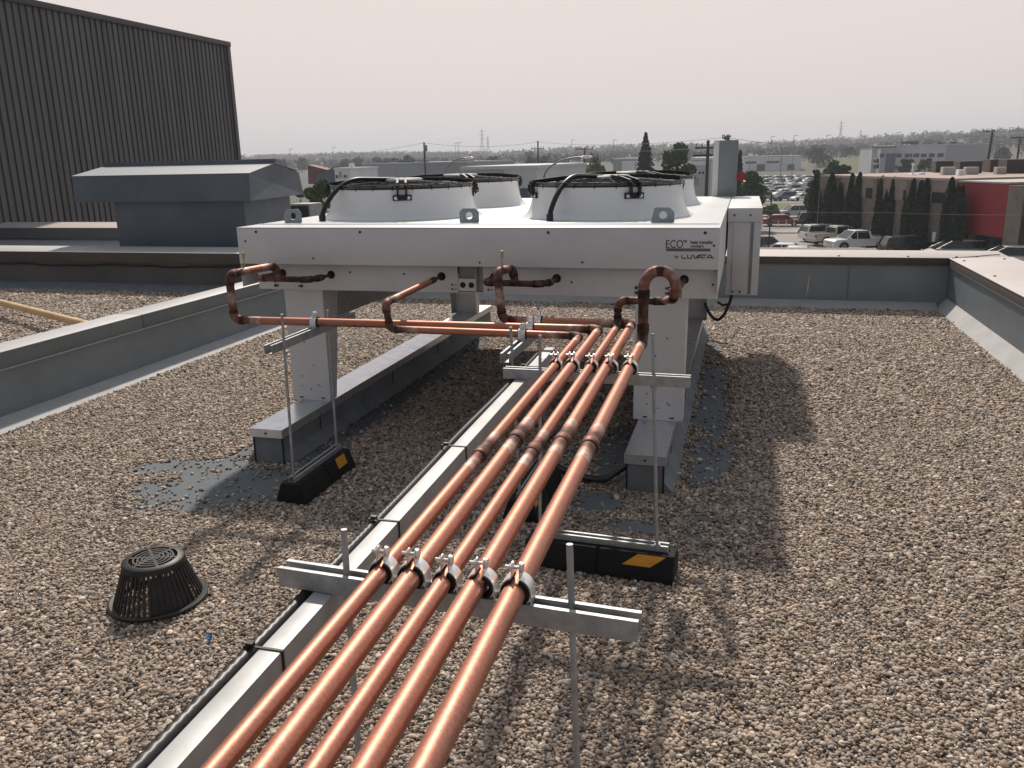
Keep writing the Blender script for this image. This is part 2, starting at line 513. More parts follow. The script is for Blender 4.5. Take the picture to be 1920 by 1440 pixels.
def pebbles():
    rng = np.random.default_rng(5)
    P = []
    def region(x0, x1, y0, y1, c, z=0.0, extra=None):
        xs = np.arange(x0, x1, c); ys = np.arange(y0, y1, c)
        X, Y = np.meshgrid(xs, ys)
        X = X.ravel() + rng.uniform(-.5, .5, X.size) * c; Y = Y.ravel() + rng.uniform(-.5, .5, Y.size) * c
        # seen wedge plus a margin for views from the side
        keep = (X > -(Y * .93 + 1.5)) & (X < 1.975) & (X < Y * .42 + 1.4)
        X, Y = X[keep], Y[keep]
        s = c * np.minimum(rng.lognormal(-.54, .33, X.size), 1.25)
        P.append(np.stack([X, Y, rng.uniform(.0, .55, X.size) * c + z, s], 1))
    region(-4.4, 1.96, 1.0, 3.2, .0104)
    region(-4.4, 1.96, 3.2, 5.4, .0120)
    region(-4.4, 1.96, 5.4, 9.38, .0150)
    region(-12.5, -4.95, 5.0, 9.38, .021)
    P_ = np.concatenate(P)
    # mask
    b = np.array([bare(x, y) if x > -4.45 else -1 for x, y in P_[:, :2]])
    keep = (b + rng.normal(0, .16, len(b)) < 0) | (rng.random(len(b)) < .06)
    X, Y = P_[:, 0], P_[:, 1]
    for sx in (SLX, SRX):
        keep &= ~((X > sx[0] + .01) & (X < sx[1] - .01) & (Y > SY0 + .02) & (Y < SY1))
    P_ = P_[keep]
    n = len(P_)
    me = bpy.data.meshes.new('roof_gravel')
    me.vertices.add(n)
    me.vertices.foreach_set('co', P_[:, :3].astype(np.float32).ravel())
    def attr(nm, ty, arr, key):
        a = me.attributes.new(nm, ty, 'POINT'); a.data.foreach_set(key, arr.ravel())
    rot = np.stack([rng.normal(0, .35, n), rng.normal(0, .35, n), rng.uniform(0, 6.28, n)], 1).astype(np.float32)
    s = P_[:, 3]
    scl = np.stack([s * rng.uniform(.85, 1.35, n), s * rng.uniform(.75, 1.0, n), s * rng.uniform(.5, .8, n)], 1).astype(np.float32)
    attr('prot', 'FLOAT_VECTOR', rot, 'vector'); attr('pscl', 'FLOAT_VECTOR', scl, 'vector')
    attr('pidx', 'INT', rng.integers(0, 6, n).astype(np.int32), 'value')
    o = bpy.data.objects.new('roof_gravel', me); COL.objects.link(o)
    tag(o, kind='stuff'); o['label'] = 'rounded tan and grey gravel spread over the flat roof'; o['category'] = 'gravel'
    pm = bpy.data.materials.new('pebble'); pm.use_nodes = True
    nt = pm.node_tree; bs = nt.nodes['Principled BSDF']; bs.inputs['Roughness'].default_value = .7
    oi = nt.nodes.new('ShaderNodeObjectInfo')
    cr = nt.nodes.new('ShaderNodeValToRGB'); e = cr.color_ramp.elements
    e[0].color = (.06, .052, .047, 1); e[1].color = (.70, .63, .55, 1)
    for p, c in ((.08, (.105, .082, .067)), (.19, (.19, .144, .112)), (.34, (.315, .237, .178)), (.5, (.405, .297, .215)), (.62, (.29, .248, .212)), (.74, (.475, .35, .25)), (.86, (.38, .335, .29)), (.95, (.60, .49, .385))):
        q = e.new(p); q.color = (*c, 1)
    nt.links.new(oi.outputs['Random'], cr.inputs[0])
    gn = nt.nodes.new('ShaderNodeNewGeometry')
    nz = nt.nodes.new('ShaderNodeTexNoise'); nz.inputs['Scale'].default_value = 2.6; nz.inputs['Detail'].default_value = 5; nz.inputs['Roughness'].default_value = .7
    nt.links.new(gn.outputs['Position'], nz.inputs['Vector'])
    mr_ = nt.nodes.new('ShaderNodeMapRange'); mr_.inputs['From Min'].default_value = .54; mr_.inputs['From Max'].default_value = .70
    mr_.inputs['To Min'].default_value = 0; mr_.inputs['To Max'].default_value = .45
    nt.links.new(nz.outputs['Fac'], mr_.inputs['Value'])
    mx = nt.nodes.new('ShaderNodeMix'); mx.data_type = 'RGBA'; mx.blend_type = 'MULTIPLY'
    nt.links.new(mr_.outputs[0], mx.inputs[0]); nt.links.new(cr.outputs[0], mx.inputs[6]); mx.inputs[7].default_value = (.42, .42, .44, 1)
    nt.links.new(mx.outputs[2], bs.inputs['Base Color'])
    ng = bpy.data.node_groups.new('gravel_scatter', 'GeometryNodeTree')
    ng.interface.new_socket('Geometry', in_out='INPUT', socket_type='NodeSocketGeometry')
    ng.interface.new_socket('Geometry', in_out='OUTPUT', socket_type='NodeSocketGeometry')
    N = ng.nodes.new; K = ng.links.new
    gi = N('NodeGroupInput'); go = N('NodeGroupOutput')
    g2i = N('GeometryNodeGeometryToInstance')
    for k in range(6):
        ic = N('GeometryNodeMeshIcoSphere'); ic.inputs['Radius'].default_value = 1.0; ic.inputs['Subdivisions'].default_value = 2
        sp = N('GeometryNodeSetPosition'); ps = N('GeometryNodeInputPosition')
        nn = N('ShaderNodeTexNoise'); nn.noise_dimensions = '4D'; nn.inputs['W'].default_value = k * 3.7; nn.inputs['Scale'].default_value = .9; nn.inputs['Detail'].default_value = 0
        sub = N('ShaderNodeVectorMath'); sub.operation = 'SUBTRACT'; sub.inputs[1].default_value = (.5, .5, .5)
        sc = N('ShaderNodeVectorMath'); sc.operation = 'SCALE'; sc.inputs['Scale'].default_value = 1.3
        K(ps.outputs[0], nn.inputs['Vector']); K(nn.outputs['Color'], sub.inputs[0]); K(sub.outputs[0], sc.inputs[0])
        K(ic.outputs['Mesh'], sp.inputs['Geometry']); K(sc.outputs[0], sp.inputs['Offset'])
        ss = N('GeometryNodeSetShadeSmooth'); K(sp.outputs[0], ss.inputs[0])
        sm = N('GeometryNodeSetMaterial'); sm.inputs['Material'].default_value = pm
        K(ss.outputs[0], sm.inputs[0]); K(sm.outputs[0], g2i.inputs[0])
    iop = N('GeometryNodeInstanceOnPoints'); iop.inputs['Pick Instance'].default_value = True
    def na(nm, ty):
        a = N('GeometryNodeInputNamedAttribute'); a.data_type = ty; a.inputs['Name'].default_value = nm; return a.outputs['Attribute']
    K(gi.outputs[0], iop.inputs['Points']); K(g2i.outputs[0], iop.inputs['Instance'])
    K(na('pidx', 'INT'), iop.inputs['Instance Index'])
    e2r = N('FunctionNodeEulerToRotation'); K(na('prot', 'FLOAT_VECTOR'), e2r.inputs[0]); K(e2r.outputs[0], iop.inputs['Rotation'])
    K(na('pscl', 'FLOAT_VECTOR'), iop.inputs['Scale'])
    K(iop.outputs[0], go.inputs[0])
    md = o.modifiers.new('gravel', 'NODES'); md.node_group = ng
    print('pebbles', n)
pebbles()

# ---------------------------------------------------- our own building and parapets
def wall_thing(name, label, cat, parts):
    e = empty(name, label, cat)
    for nm, mb, mm, bv in parts:
        mb.build(nm, mm, e, bevel=bv, smooth=(nm != 'wall'))
    return e
# body of the building under the roof
m = MB(); m.box(-16.2, 2.58, -8, 10.03, GZ, -.02); m.box(-16.2, -5.6, 10.03, 15.75, GZ, -.02)
o = m.build('building_block', mat('own_wall', (.28, .26, .24), .8), smooth=False)
tag(o, 'the building whose gravel roof carries the white cooler', 'building')

def facets(mb, axis, c0, sg, a0, a1, z0, z1, seed, amp=.014):
    """sheet metal that oil-cans: an irregular field of flat facets"""
    rg_ = random.Random(seed); n = max(3, int((a1 - a0) / 1.15)); rows = []
    for z, j in ((z0, 0), (z0 + (z1 - z0) * .5, 1), (z1, 0)):
        rows.append([(a0 + (a1 - a0) * (i + (rg_.uniform(-.35, .35) if 0 < i < n else 0)) / n, z + (rg_.uniform(-.12, .12) if j else 0), rg_.uniform(0, amp)) for i in range(n + 1)])
    vs = []
    for r_ in rows:
        for a, z, d in r_:
            vs.append((c0 + sg * d, a, z) if axis == 'x' else (a, c0 + sg * d, z))
    fs = []
    for r_ in range(2):
        for i in range(n):
            p = r_ * (n + 1) + i
            if (i + r_) % 2: fs += [(p, p + 1, p + n + 1), (p + 1, p + n + 2, p + n + 1)]
            else: fs += [(p, p + 1, p + n + 2), (p, p + n + 2, p + n + 1)]
    mb.add(vs, fs)
# right parapet
w = MB(); w.box(2.08, 2.5, -2.5, 9.5, .0, .50); facets(w, 'x', 2.078, -1, -2.5, 9.5, .0, .50, 3)
c = MB(); c.extr([(1.955, .004), (2.069, .004), (2.069, .115)], 'y', -2.5, 9.5)
lip = MB(); lip.box(2.045, 2.067, -2.5, 9.488, .452, .522)
tr = MB(); tr.box(2.052, 2.0665, -2.5, 9.5, .436, .449)
cap = MB(); cap.extr([(2.04, .5235), (2.62, .540), (2.62, .548), (2.04, .531)], 'y', -2.5, 9.49)
sc = MB()
for y in (9.2, 8.1, 6.6, 5.2): sc.cyl((2.12, y, .53), (2.12, y, .541), .012, 10)
sc.cyl((2.5, 9.3, .54), (2.5, 9.3, .552), .012, 10)
wall_thing('parapet', 'parapet with wide sand coloured coping running along the right edge of the roof', 'parapet wall',
           [('wall', w, flash, 0), ('cant_strip', c, cantm, 0), ('coping_lip', lip, brownlip, .002), ('trim_bead', tr, copgrey, 0), ('coping', cap, coping, .003), ('screw', sc, screwm, 0)])
# back parapet (spans the whole width)
w = MB(); w.box(-16.1, 2.5, 9.51, 9.95, .0, .50); facets(w, 'y', 9.508, -1, -4.6, 2.06, .0, .50, 8, .008); facets(w, 'y', 9.508, -1, -16.1, -4.8, .0, .50, 9, .008)
c = MB(); c.extr([(9.33, .004), (9.502, .004), (9.502, .07)], 'x', -4.6, 1.97)
c2 = MB(); c2.extr([(9.30, .004), (9.500, .004), (9.500, .10)], 'x', -16.1, -5.0)
wL = MB(); wL.box(-16.1, -4.83, 9.4905, 9.4945, .09, .372)
lip = MB(); lip.box(-4.72, 2.04, 9.478, 9.500, .450, .524); lip2 = MB(); lip2.box(-16.1, -4.73, 9.478, 9.500, .372, .500)
cap = MB(); cap.extr([(9.472, .526), (10.03, .540), (10.03, .548), (9.472, .533)], 'x', -4.72, 2.62)
cap2 = MB(); cap2.extr([(9.472, .502), (10.03, .520), (10.03, .528), (9.472, .509)], 'x', -16.1, -4.725)
sc = MB()
for px in (1573, 1703, 1794, 1832): 
    q = at(px, 481, 9.52); sc.cyl((q.x, 9.53, .53), (q.x, 9.53, .543), .012, 10)
st = MB(); q = at(1514, 545, 9.5)
st.extr([(q.x - .012, .12), (q.x - .002, .11), (q.x + .01, .2), (q.x + .014, .31), (q.x + .004, .33), (q.x - .004, .22)], 'y', 9.4995, 9.5025)
seam = MB()
for px, yy in ((133, 9.4998),): 
    q = at(px, 520, 9.5); seam.box(q.x, q.x + .012, 9.499, 9.503, .07, .37)
cable = MB()
pts = []
for i in range(60):
    x = -13.5 + i * .135
    pts.append((x, 9.46, .335 + .009 * math.sin(i * .5) + .006 * math.sin(i * 1.3)))
cable.tube(pts, .012, 8)
e = wall_thing('parapet', 'parapet crossing the roof behind the white cooler', 'parapet wall',
           [('wall', w, flash, 0), ('wall_membrane', wL, mat('dark_membrane_face', (.12, .125, .13), .8, .0, var=.12, vscale=1.5, bump=.3, bscale=3), 0), ('cant_strip', c, cantm, 0), ('cant_strip', c2, membrane, 0), ('coping_lip', lip, brownlip, .002), ('coping_lip', lip2, brownlip, .002), ('coping', cap, coping, .003), ('coping', cap2, copgrey, .003), ('screw', sc, screwm, 0), ('sealant_stain', st, mat('pale_stain', (.5, .5, .47), .7), 0), ('seam', seam, sealant, 0)])
tag(cable.build('cable', sealant), 'black cable clipped along the face of the rear parapet on the left', 'cable')
# left parapet (low divider)
w = MB(); w.box(-4.80, -4.606, -2.5, 9.47, .0, .435)
facets(w, 'x', -4.602, 1, -2.5, 9.47, .0, .435, 5)
c = MB(); c.extr([(-4.387, .004), (-4.602, .004), (-4.602, .046)], 'y', -2.5, 9.33)
cL = MB(); cL.extr([(-5.0, .004), (-4.801, .004), (-4.801, .05)], 'y', -2.5, 9.33)
e = wall_thing('parapet', 'low grey divider parapet running along the left side of the gravel', 'parapet wall',
           [('wall', w, flash, 0), ('cant_strip', c, cantm, 0), ('cant_strip', cL, cantm, 0)])
ys = [-2.5, 1.9, 5.62, 9.465]
for a, b_ in zip(ys, ys[1:]):
    k = MB(); k.box(-4.599, -4.582, a + .004, b_ - .004, .352, .455); k.box(-4.822, -4.803, a + .004, b_ - .004, .36, .455)
    k.build('coping_lip', flashl, e, bevel=.002)
    k = MB(); k.box(-4.595, -4.570, a + .004, b_ - .004, .343, .3515); k.build('trim_bead', copgrey, e)
    k = MB(); k.box(-4.825, -4.579, a + .004, b_ - .004, .456, .462)
    k.build('coping', copgrey, e, bevel=.002)
m = MB(); m.tube([(2.06 + .1 * i, 9.44 + .052 * i + .012 * math.sin(i * 2.1), .5335 + .0027 * i) for i in range(6)], .004, 5)
tag(m.build('sealant_bead', sealant), 'thin dark sealant bead across the coping at the right rear corner', 'sealant')
k = MB(); k.box(-4.388, -4.372, -2.5, 9.3, .002, .008)
k.build('sealant_line', sealant, e)
for x in (-.1, 1.1):
    k = MB(); k.box(x, x + .006, 9.490, 9.4975, .075, .448); tag(k.build('wall_seam', flashl), 'vertical lap seam on the rear parapet face, ' + ('the left one by the cabinet' if x < 0 else 'the right one near the corner'), 'seam')
# second parapet on the left
w = MB(); w.box(-16.1, -5.6, 15.0, 15.6, 0, .36)
lip = MB(); lip.box(-16.1, -5.58, 14.97, 14.998, .16, .37)
c = MB(); c.extr([(14.75, .004), (14.999, .004), (14.999, .12)], 'x', -16.1, -5.6)
cap = MB(); cap.extr([(14.965, .372), (15.62, .44), (15.62, .45), (14.965, .38)], 'x', -16.1, -5.58)
sd = MB(); sd.box(-5.99, -5.6, 10.04, 14.96, 0, .36)
cap3 = MB(); cap3.box(-6.0, -5.58, 10.05, 14.96, .362, .372)
wall_thing('parapet', 'farther parapet with pale coping in front of the charcoal ribbed building', 'parapet wall',
           [('wall', w, flash, 0), ('coping_lip', lip, flashl, 0), ('cant_strip', c, cantm, 0), ('coping', cap, coping, 0), ('side_wall', sd, flash, 0), ('coping', cap3, copgrey, 0)])

# charcoal ribbed building
def ribbed():
    e = empty('ribbed_building', 'tall charcoal building with vertical ribbed metal cladding at the left', 'building', (-16, 15, 0))
    m = MB(); y = 3.0; prof = []
    while y < 25.15:
        prof += [(-16.0, y), (-16.0, y + .125), (-16.035, y + .14), (-16.035, y + .19)]
        y += .2
    n = len(prof)
    vs = [(a, b_, -.0) for a, b_ in prof] + [(a, b_, 5.22) for a, b_ in prof]
    fs = [(i, i + 1, n + i + 1, n + i) for i in range(n - 1)]
    m.add(vs, fs)
    m.box(-30, -16.04, 3.0, 25.2, GZ, 5.2)
    put(m.build('wall', dcladding, smooth=False), e)
    m = MB(); m.box(-30.1, -15.93, 2.9, 25.28, 5.2, 5.34)
    put(m.build('roof_edge', mat('dark_roof_edge', (.06, .058, .058), .5), bevel=.01), e)
    m = MB(); m.box(-16.1, -15.95, 25.1, 25.26, -.02, 5.2)
    put(m.build('corner_trim', dcladding), e)
ribbed()

# big roof vent hood
def vent():
    e = empty('roof_vent', 'grey gooseneck roof vent with a wide overhanging gabled hood', 'roof vent', (-7.7, 11.1, 0))
    m = MB(); m.box(-8.78, -6.66, 10.5, 11.75, 0, 1.12)
    put(m.build('body', ventm), e)
    # hood: hexagonal section along x, end faces pressed into a shallow cross
    poly = [(10.41, 1.115), (10.44, 1.475), (11.12, 1.60), (11.80, 1.46), (11.90, 1.14)]
    m = MB()
    x0, x1 = -9.38, -6.5
    cy, cz = 11.12, 1.33
    n = len(poly)
    vs = [(x0, a, b_) for a, b_ in poly] + [(x1, a, b_) for a, b_ in poly] + [(x1 - .05, cy, cz), (x0 + .05, cy, cz)]
    fs = [(n - 1, 0, n, 2 * n - 1), (0, 1, n + 1, n), (3, 4, 2 * n - 1, 2 * n - 2)]
    for i in range(n):
        j = (i + 1) % n
        fs += [(n + i, n + j, 2 * n), (i, 2 * n + 1, j)]
    m.add(vs, fs)
    put(m.build('hood', ventm, ang=3), e)
    m = MB(); t = .006
    for a, b_ in (((10.43, 1.478), (11.12, 1.603)), ((11.12, 1.603), (11.81, 1.478))):
        m.extr([a, b_, (b_[0], b_[1] + t), (a[0], a[1] + t)], 'x', x0 - .01, x1 + .01)
    put(m.build('hood_roof', ventt), e)
    m = MB(); m.box(x0, x1 + .02, 11.10, 11.14, 1.605, 1.665)
    put(m.build('ridge_cap', ventm), e)
    m = MB(); m.box(-8.9, -6.55, 10.4, 11.85, .0, .22)
    put(m.build('base_curb', flash), e)
vent()

# yellow gas pipe
m = MB(); a = gp(0, 567, .16); b_ = gp(158, 607, .16); d = (b_ - a)
m.tube([a - d * 1.2, b_ + d * .35], .036, 16)
o = m.build('gas_pipe', gasm); tag(o, 'yellow gas pipe crossing the gravel beyond the left divider', 'pipe')
for q in (a - d * .9, b_ - d * .05):
    m = MB(); m.box(q.x - .12, q.x + .12, q.y - .05, q.y + .05, .003, .122)
    tag(m.build('pipe_block', rubber, bevel=.01), 'black rubber block under the yellow gas pipe', 'support block', 'blocks under the gas pipe')

# ================================================================== SLEEPERS
def sleeper(x0, x1, label):
    e = empty('sleeper_curb', label, 'roof curb', ((x0 + x1) / 2, SY0, 0))
    m = MB(); m.box(x0 + .012, x1 - .012, SY0 + .02, SY1 - .02, .0, .158)
    s_ = 1
    m.extr([(x0 + .012 - .055, .004), (x0 + .0115, .004), (x0 + .0115, .062)], 'y', SY0 + .02, SY1 - .02)
    m.extr([(x1 - .012 + .055, .004), (x1 - .0115, .004), (x1 - .0115, .062)], 'y', SY0 + .02, SY1 - .02)
    put(m.build('body', mat('curb_cap_sheet', (.20, .215, .225), .9, var=.12, vscale=6, bump=.3, bscale=300), smooth=False), e)
    ysx = [SY0, 5.95, SY1]
    for a, b__ in zip(ysx, ysx[1:]):
        m = MB(); m.box(x0, x1, a + .002, b__ - .002, .196, .200)
        m.box(x0, x0 + .003, a + .002, b__ - .002, .152, .1955); m.box(x1 - .003, x1, a + .002, b__ - .002, .152, .1955)
        if a == SY0: m.box(x0 + .0035, x1 - .0035, a + .002, a + .005, .152, .1955)
        put(m.build('metal_cap', galvb), e)
    m = MB()
    for y in (SY0 + .45, SY0 + 1.55, SY0 + 2.5):
        for x, s in ((x0 + .0105, -1), (x1 - .0105, 1)):
            m.box(x - .002, x + .002, y, y + .006, .062, .15)
            m.box(min(x, x + s * .065), max(x, x + s * .065), y, y + .007, .0045, .0065)
    for x in (x0 + .012, x1 - .012):
        m.box(x - .004, x + .004, SY0 + .016, SY0 + .024, .0, .152)
    put(m.build('sealant_joint', sealant), e)
    m = MB(); m.cyl(((x0 + x1) / 2, SY0 - .003, .176), ((x0 + x1) / 2, SY0 + .004, .176), .006, 8)
    put(m.build('screw', screwm), e)
sleeper(*SLX, 'long membrane curb with bright metal cap under the left legs of the cooler')
sleeper(*SRX, 'long membrane curb with bright metal cap under the right legs of the cooler')

# ================================================================== COOLER
UX0, UX1, UY0, UY1 = -2.825, -.109, 4.35, 7.66
UT, FB, PB = 1.243, 1.04, .885
cool = empty('dry_cooler', 'large white four fan dry cooler standing on legs over the roof', 'air cooler', ((UX0 + UX1) / 2, UY0, 0))
def C(mb, name, mt, parent=None, **k):
    o = mb.build(name, mt, **k)
    if parent is None: return put(o, cool)
    o.parent = parent
    return o
# casing: fascia, side skirts, top sheet
m = MB(); m.box(UX0, UX1, UY0, UY0 + .004, FB, UT - .001)
m.box(UX0 + .0, UX1, UY0 + .0045, UY0 + .030, FB - .001, FB + .002)
fas = C(m, 'fascia', white, bevel=.0015)
m = MB(); m.box(UX0, UX1, UY0 + .001, UY1, UT, UT + .005)
m.box(UX0 + .01, UX1 - .01, UY0 + .22, UY0 + .232, UT + .0055, UT + .009)
C(m, 'top_sheet', white, bevel=.001)
m = MB()
for x in (UX0, UX1 - .004):
    m.box(x, x + .004, UY0 + .006, UY1 - .006, PB + .02, UT - .001)
C(m, 'side_panel', white)
m = MB(); m.box(UX0, UX1, UY1 - .004, UY1, PB, UT - .001)
C(m, 'rear_panel', white)
m = MB(); m.box(UX0 + .06, UX1 - .06, UY0 + .12, UY1 - .05, PB + .1, PB + .16)
C(m, 'coil', mat('coil_fins', (.12, .12, .12), .6, .5, var=.2, vscale=60, stretch=(60, 1, 1)))
# lower front panels
pL = MB(); pL.box(UX0 + .07, -1.512, UY0 + .068, UY0 + .073, PB, FB + .01)
pR = MB(); pR.box(-1.365, UX1 + .0, UY0 + .068, UY0 + .073, PB - .004, FB + .01)
C(pL, 'lower_panel', white, bevel=.001); C(pR, 'lower_panel', white, bevel=.001)
m = MB(); m.box(UX0 + .07, UX1, UY0 + .0735, UY0 + .12, PB - .002, PB + .004); m.box(UX1 - .07, UX1 - .0705, UY0 + .066, UY0 + .068, PB, FB)
C(m, 'panel_flange', white)
m = MB(); m.box(-1.511, -1.366, UY0 + .092, UY0 + .096, PB, FB + .01); m.box(-1.42, -1.400, UY0 + .078, UY0 + .119, PB, FB)
C(m, 'recess_back', mat('recess_grey', (.34, .33, .32), .6))
m = MB(); m.box(-1.508, -1.405, UY0 + .062, UY0 + .11, .895, .965)
jb = C(m, 'outlet_box', white, bevel=.003)
m = MB()
for x in (-1.481, -1.432): m.cyl((x, UY0 + .060, .93), (x, UY0 + .0625, .93), .016, 18)
o = m.build('knockout', dark); put(o, cool); o.parent = jb; o.location = (0, 0, 0) - jb.location + Vector((0, 0, 0)) if False else o.location
m = MB()
for x in (-2.70, -2.05, -.98, -.18): m.cyl((x, UY0 - .002, UT - .02), (x, UY0 + .001, UT - .02), .008, 10)
for x, z in ((-2.775, 1.17), (-.135, 1.16), (-2.35, 1.075), (-1.36, 1.062), (-.80, 1.07)): m.cyl((x, UY0 - .002, z), (x, UY0 + .001, z), .006, 10)
for x, z in ((-2.16, .99), (-1.83, .985), (-.87, .955), (-.135, .955)): m.cyl((x, UY0 + .065, z), (x, UY0 + .069, z), .006, 8)
for bx in (-2.56, -.44):
    for dx in (-.085, .085):
        for dz in (.905, .932):
            m.cyl((bx + dx, UY0 + .062, dz), (bx + dx, UY0 + .069, dz), .009, 8); m.cyl((bx + dx * .82, UY0 + .064, dz), (bx + dx * .82, UY0 + .069, dz), .006, 8)
for x in (-1.545, -1.335):
    for z in (.905, .930): m.cyl((x, UY0 + .064, z), (x, UY0 + .069, z), .006, 8); m.cyl((x + .02, UY0 + .064, z), (x + .02, UY0 + .069, z), .004, 8)
C(m, 'screw', screwm)
HOLES = [(-2.281, .974), (-2.593, .979), (-1.606, .975), (-.952, .974), (-1.30, .976), (-.28, .979)]
m = MB()
for x, z in HOLES: m.tube([(x, UY0 + .0665, z), (x, UY0 + .0682, z)], .024, 18)
C(m, 'pipe_opening', dark)
# legs
def leg(x, y, front, w=.248):
    s = 1 if front else -1
    m = MB()
    x0, x1 = x - w / 2, x + w / 2
    m.box(x0, x1, y - .002, y + .002, .201, .93)
    ya, yb, yc = (y + s * .0025), (y + s * .20), (y + s * .08)
    for xx in (x0, x1 - .003):
        q = [(ya, .205), (yc, .205), (yb, .88), (ya, .88)] if front else [(ya, .205), (yc, .205), (yb, .88), (ya, .88)]
        m.extr(q, 'x', xx, xx + .003)
    m.box(x0 + .004, x1 - .004, min(ya, y + s * .07), max(ya, y + s * .07), .2015, .205)
    o = C(m, 'leg', white, smooth=False)
    m = MB()
    yy = y - s * .0025
    for dx, z in ((-.06, .29), (.06, .29), (0, .27), (-.06, .35), (.03, .42), (-.02, .56), (.05, .3), (-.07, .62), (.04, .66)):
        m.cyl((x + dx, yy - .0012, z), (x + dx, yy + .0012, z), .0042, 8)
    m2 = MB()
    for dx in (-.07, .075): m2.box(x + dx - .012, x + dx + .012, yy - .0015, yy + .0015, .213, .221)
    o1 = m.build('bolt_hole', dark, None); o2 = m2.build('anchor_slot', screwm, None)
    for q in (o1, o2):
        put(q, cool); q.parent = o; q.location = (0, 0, 0)
        q.matrix_parent_inverse = Matrix.Identity(4)
        for v in q.data.vertices: pass
leg(-2.487, 4.452, True); leg(-.400, 4.452, True, .268)
leg(-2.487, 7.50, False); leg(-.400, 7.50, False, .268)
m = MB()
for x in (-2.62, -.53):
    xi = x + .245 if x < -1 else x; m = MB(); m.box(xi, xi + .006, 4.53, 7.44, .69, .884); C(m, 'base_rail', galv)

# lifting lugs
for i, (px, tilt) in enumerate(((550, 0), (880, 0), (1243, 0))):
    q = gp(px, 420, UT)
    m = MB(); n = 20
    hw, hh = .058, .082
    out = [(-hw, 0), (-hw, hh * .72), (-hw * .66, hh), (hw * .66, hh), (hw, hh * .72), (hw, 0)]
    if i == 2: out = [(-hw * 1.15, 0), (-hw, hh * .45), (-hw * .8, hh), (hw * .55, hh), (hw, hh * .7), (hw * 1.05, 0)]
    # plate with a hole: ring of quads between outline samples and circle
    def onout(a):
        d = Vector((math.cos(a), math.sin(a))); cx, cz = 0, hh * .5; best = 9
        for k in range(len(out)):
            p, r_ = Vector(out[k]) - Vector((cx, cz)), Vector(out[(k + 1) % len(out)]) - Vector((cx, cz))
            ed = r_ - p; den = d.x * ed.y - d.y * ed.x
            if abs(den) < 1e-9: continue
            t = (p.x * ed.y - p.y * ed.x) / den; u = (p.x * d.y - p.y * d.x) / den
            if t > 0 and -1e-6 <= u <= 1 + 1e-6: best = min(best, t)
        return (cx + d.x * best, cz + d.y * best)
    vs = []; fs = []
    N_ = 48
    for k in range(N_):
        a = 2 * math.pi * k / N_; ox, oz = onout(a); ix, iz = .021 * math.cos(a), hh * .5 + .021 * math.sin(a)
        for yy in (0, .005):
            vs += [(q.x + ox, q.y + yy, UT + .006 + oz), (q.x + ix, q.y + yy, UT + .006 + iz)]
    for k in range(N_):
        a = k * 4; b__ = ((k + 1) % N_) * 4
        fs += [(a, a + 1, b__ + 1, b__), (a + 2, b__ + 2, b__ + 3, a + 3), (a, b__, b__ + 2, a + 2), (a + 1, a + 3, b__ + 3, b__ + 1)]
    m.add(vs, fs)
    C(m, 'lifting_lug', mat('dull_lug_zinc', (.26, .30, .33), .45, .5, var=.1, vscale=30), smooth=False)

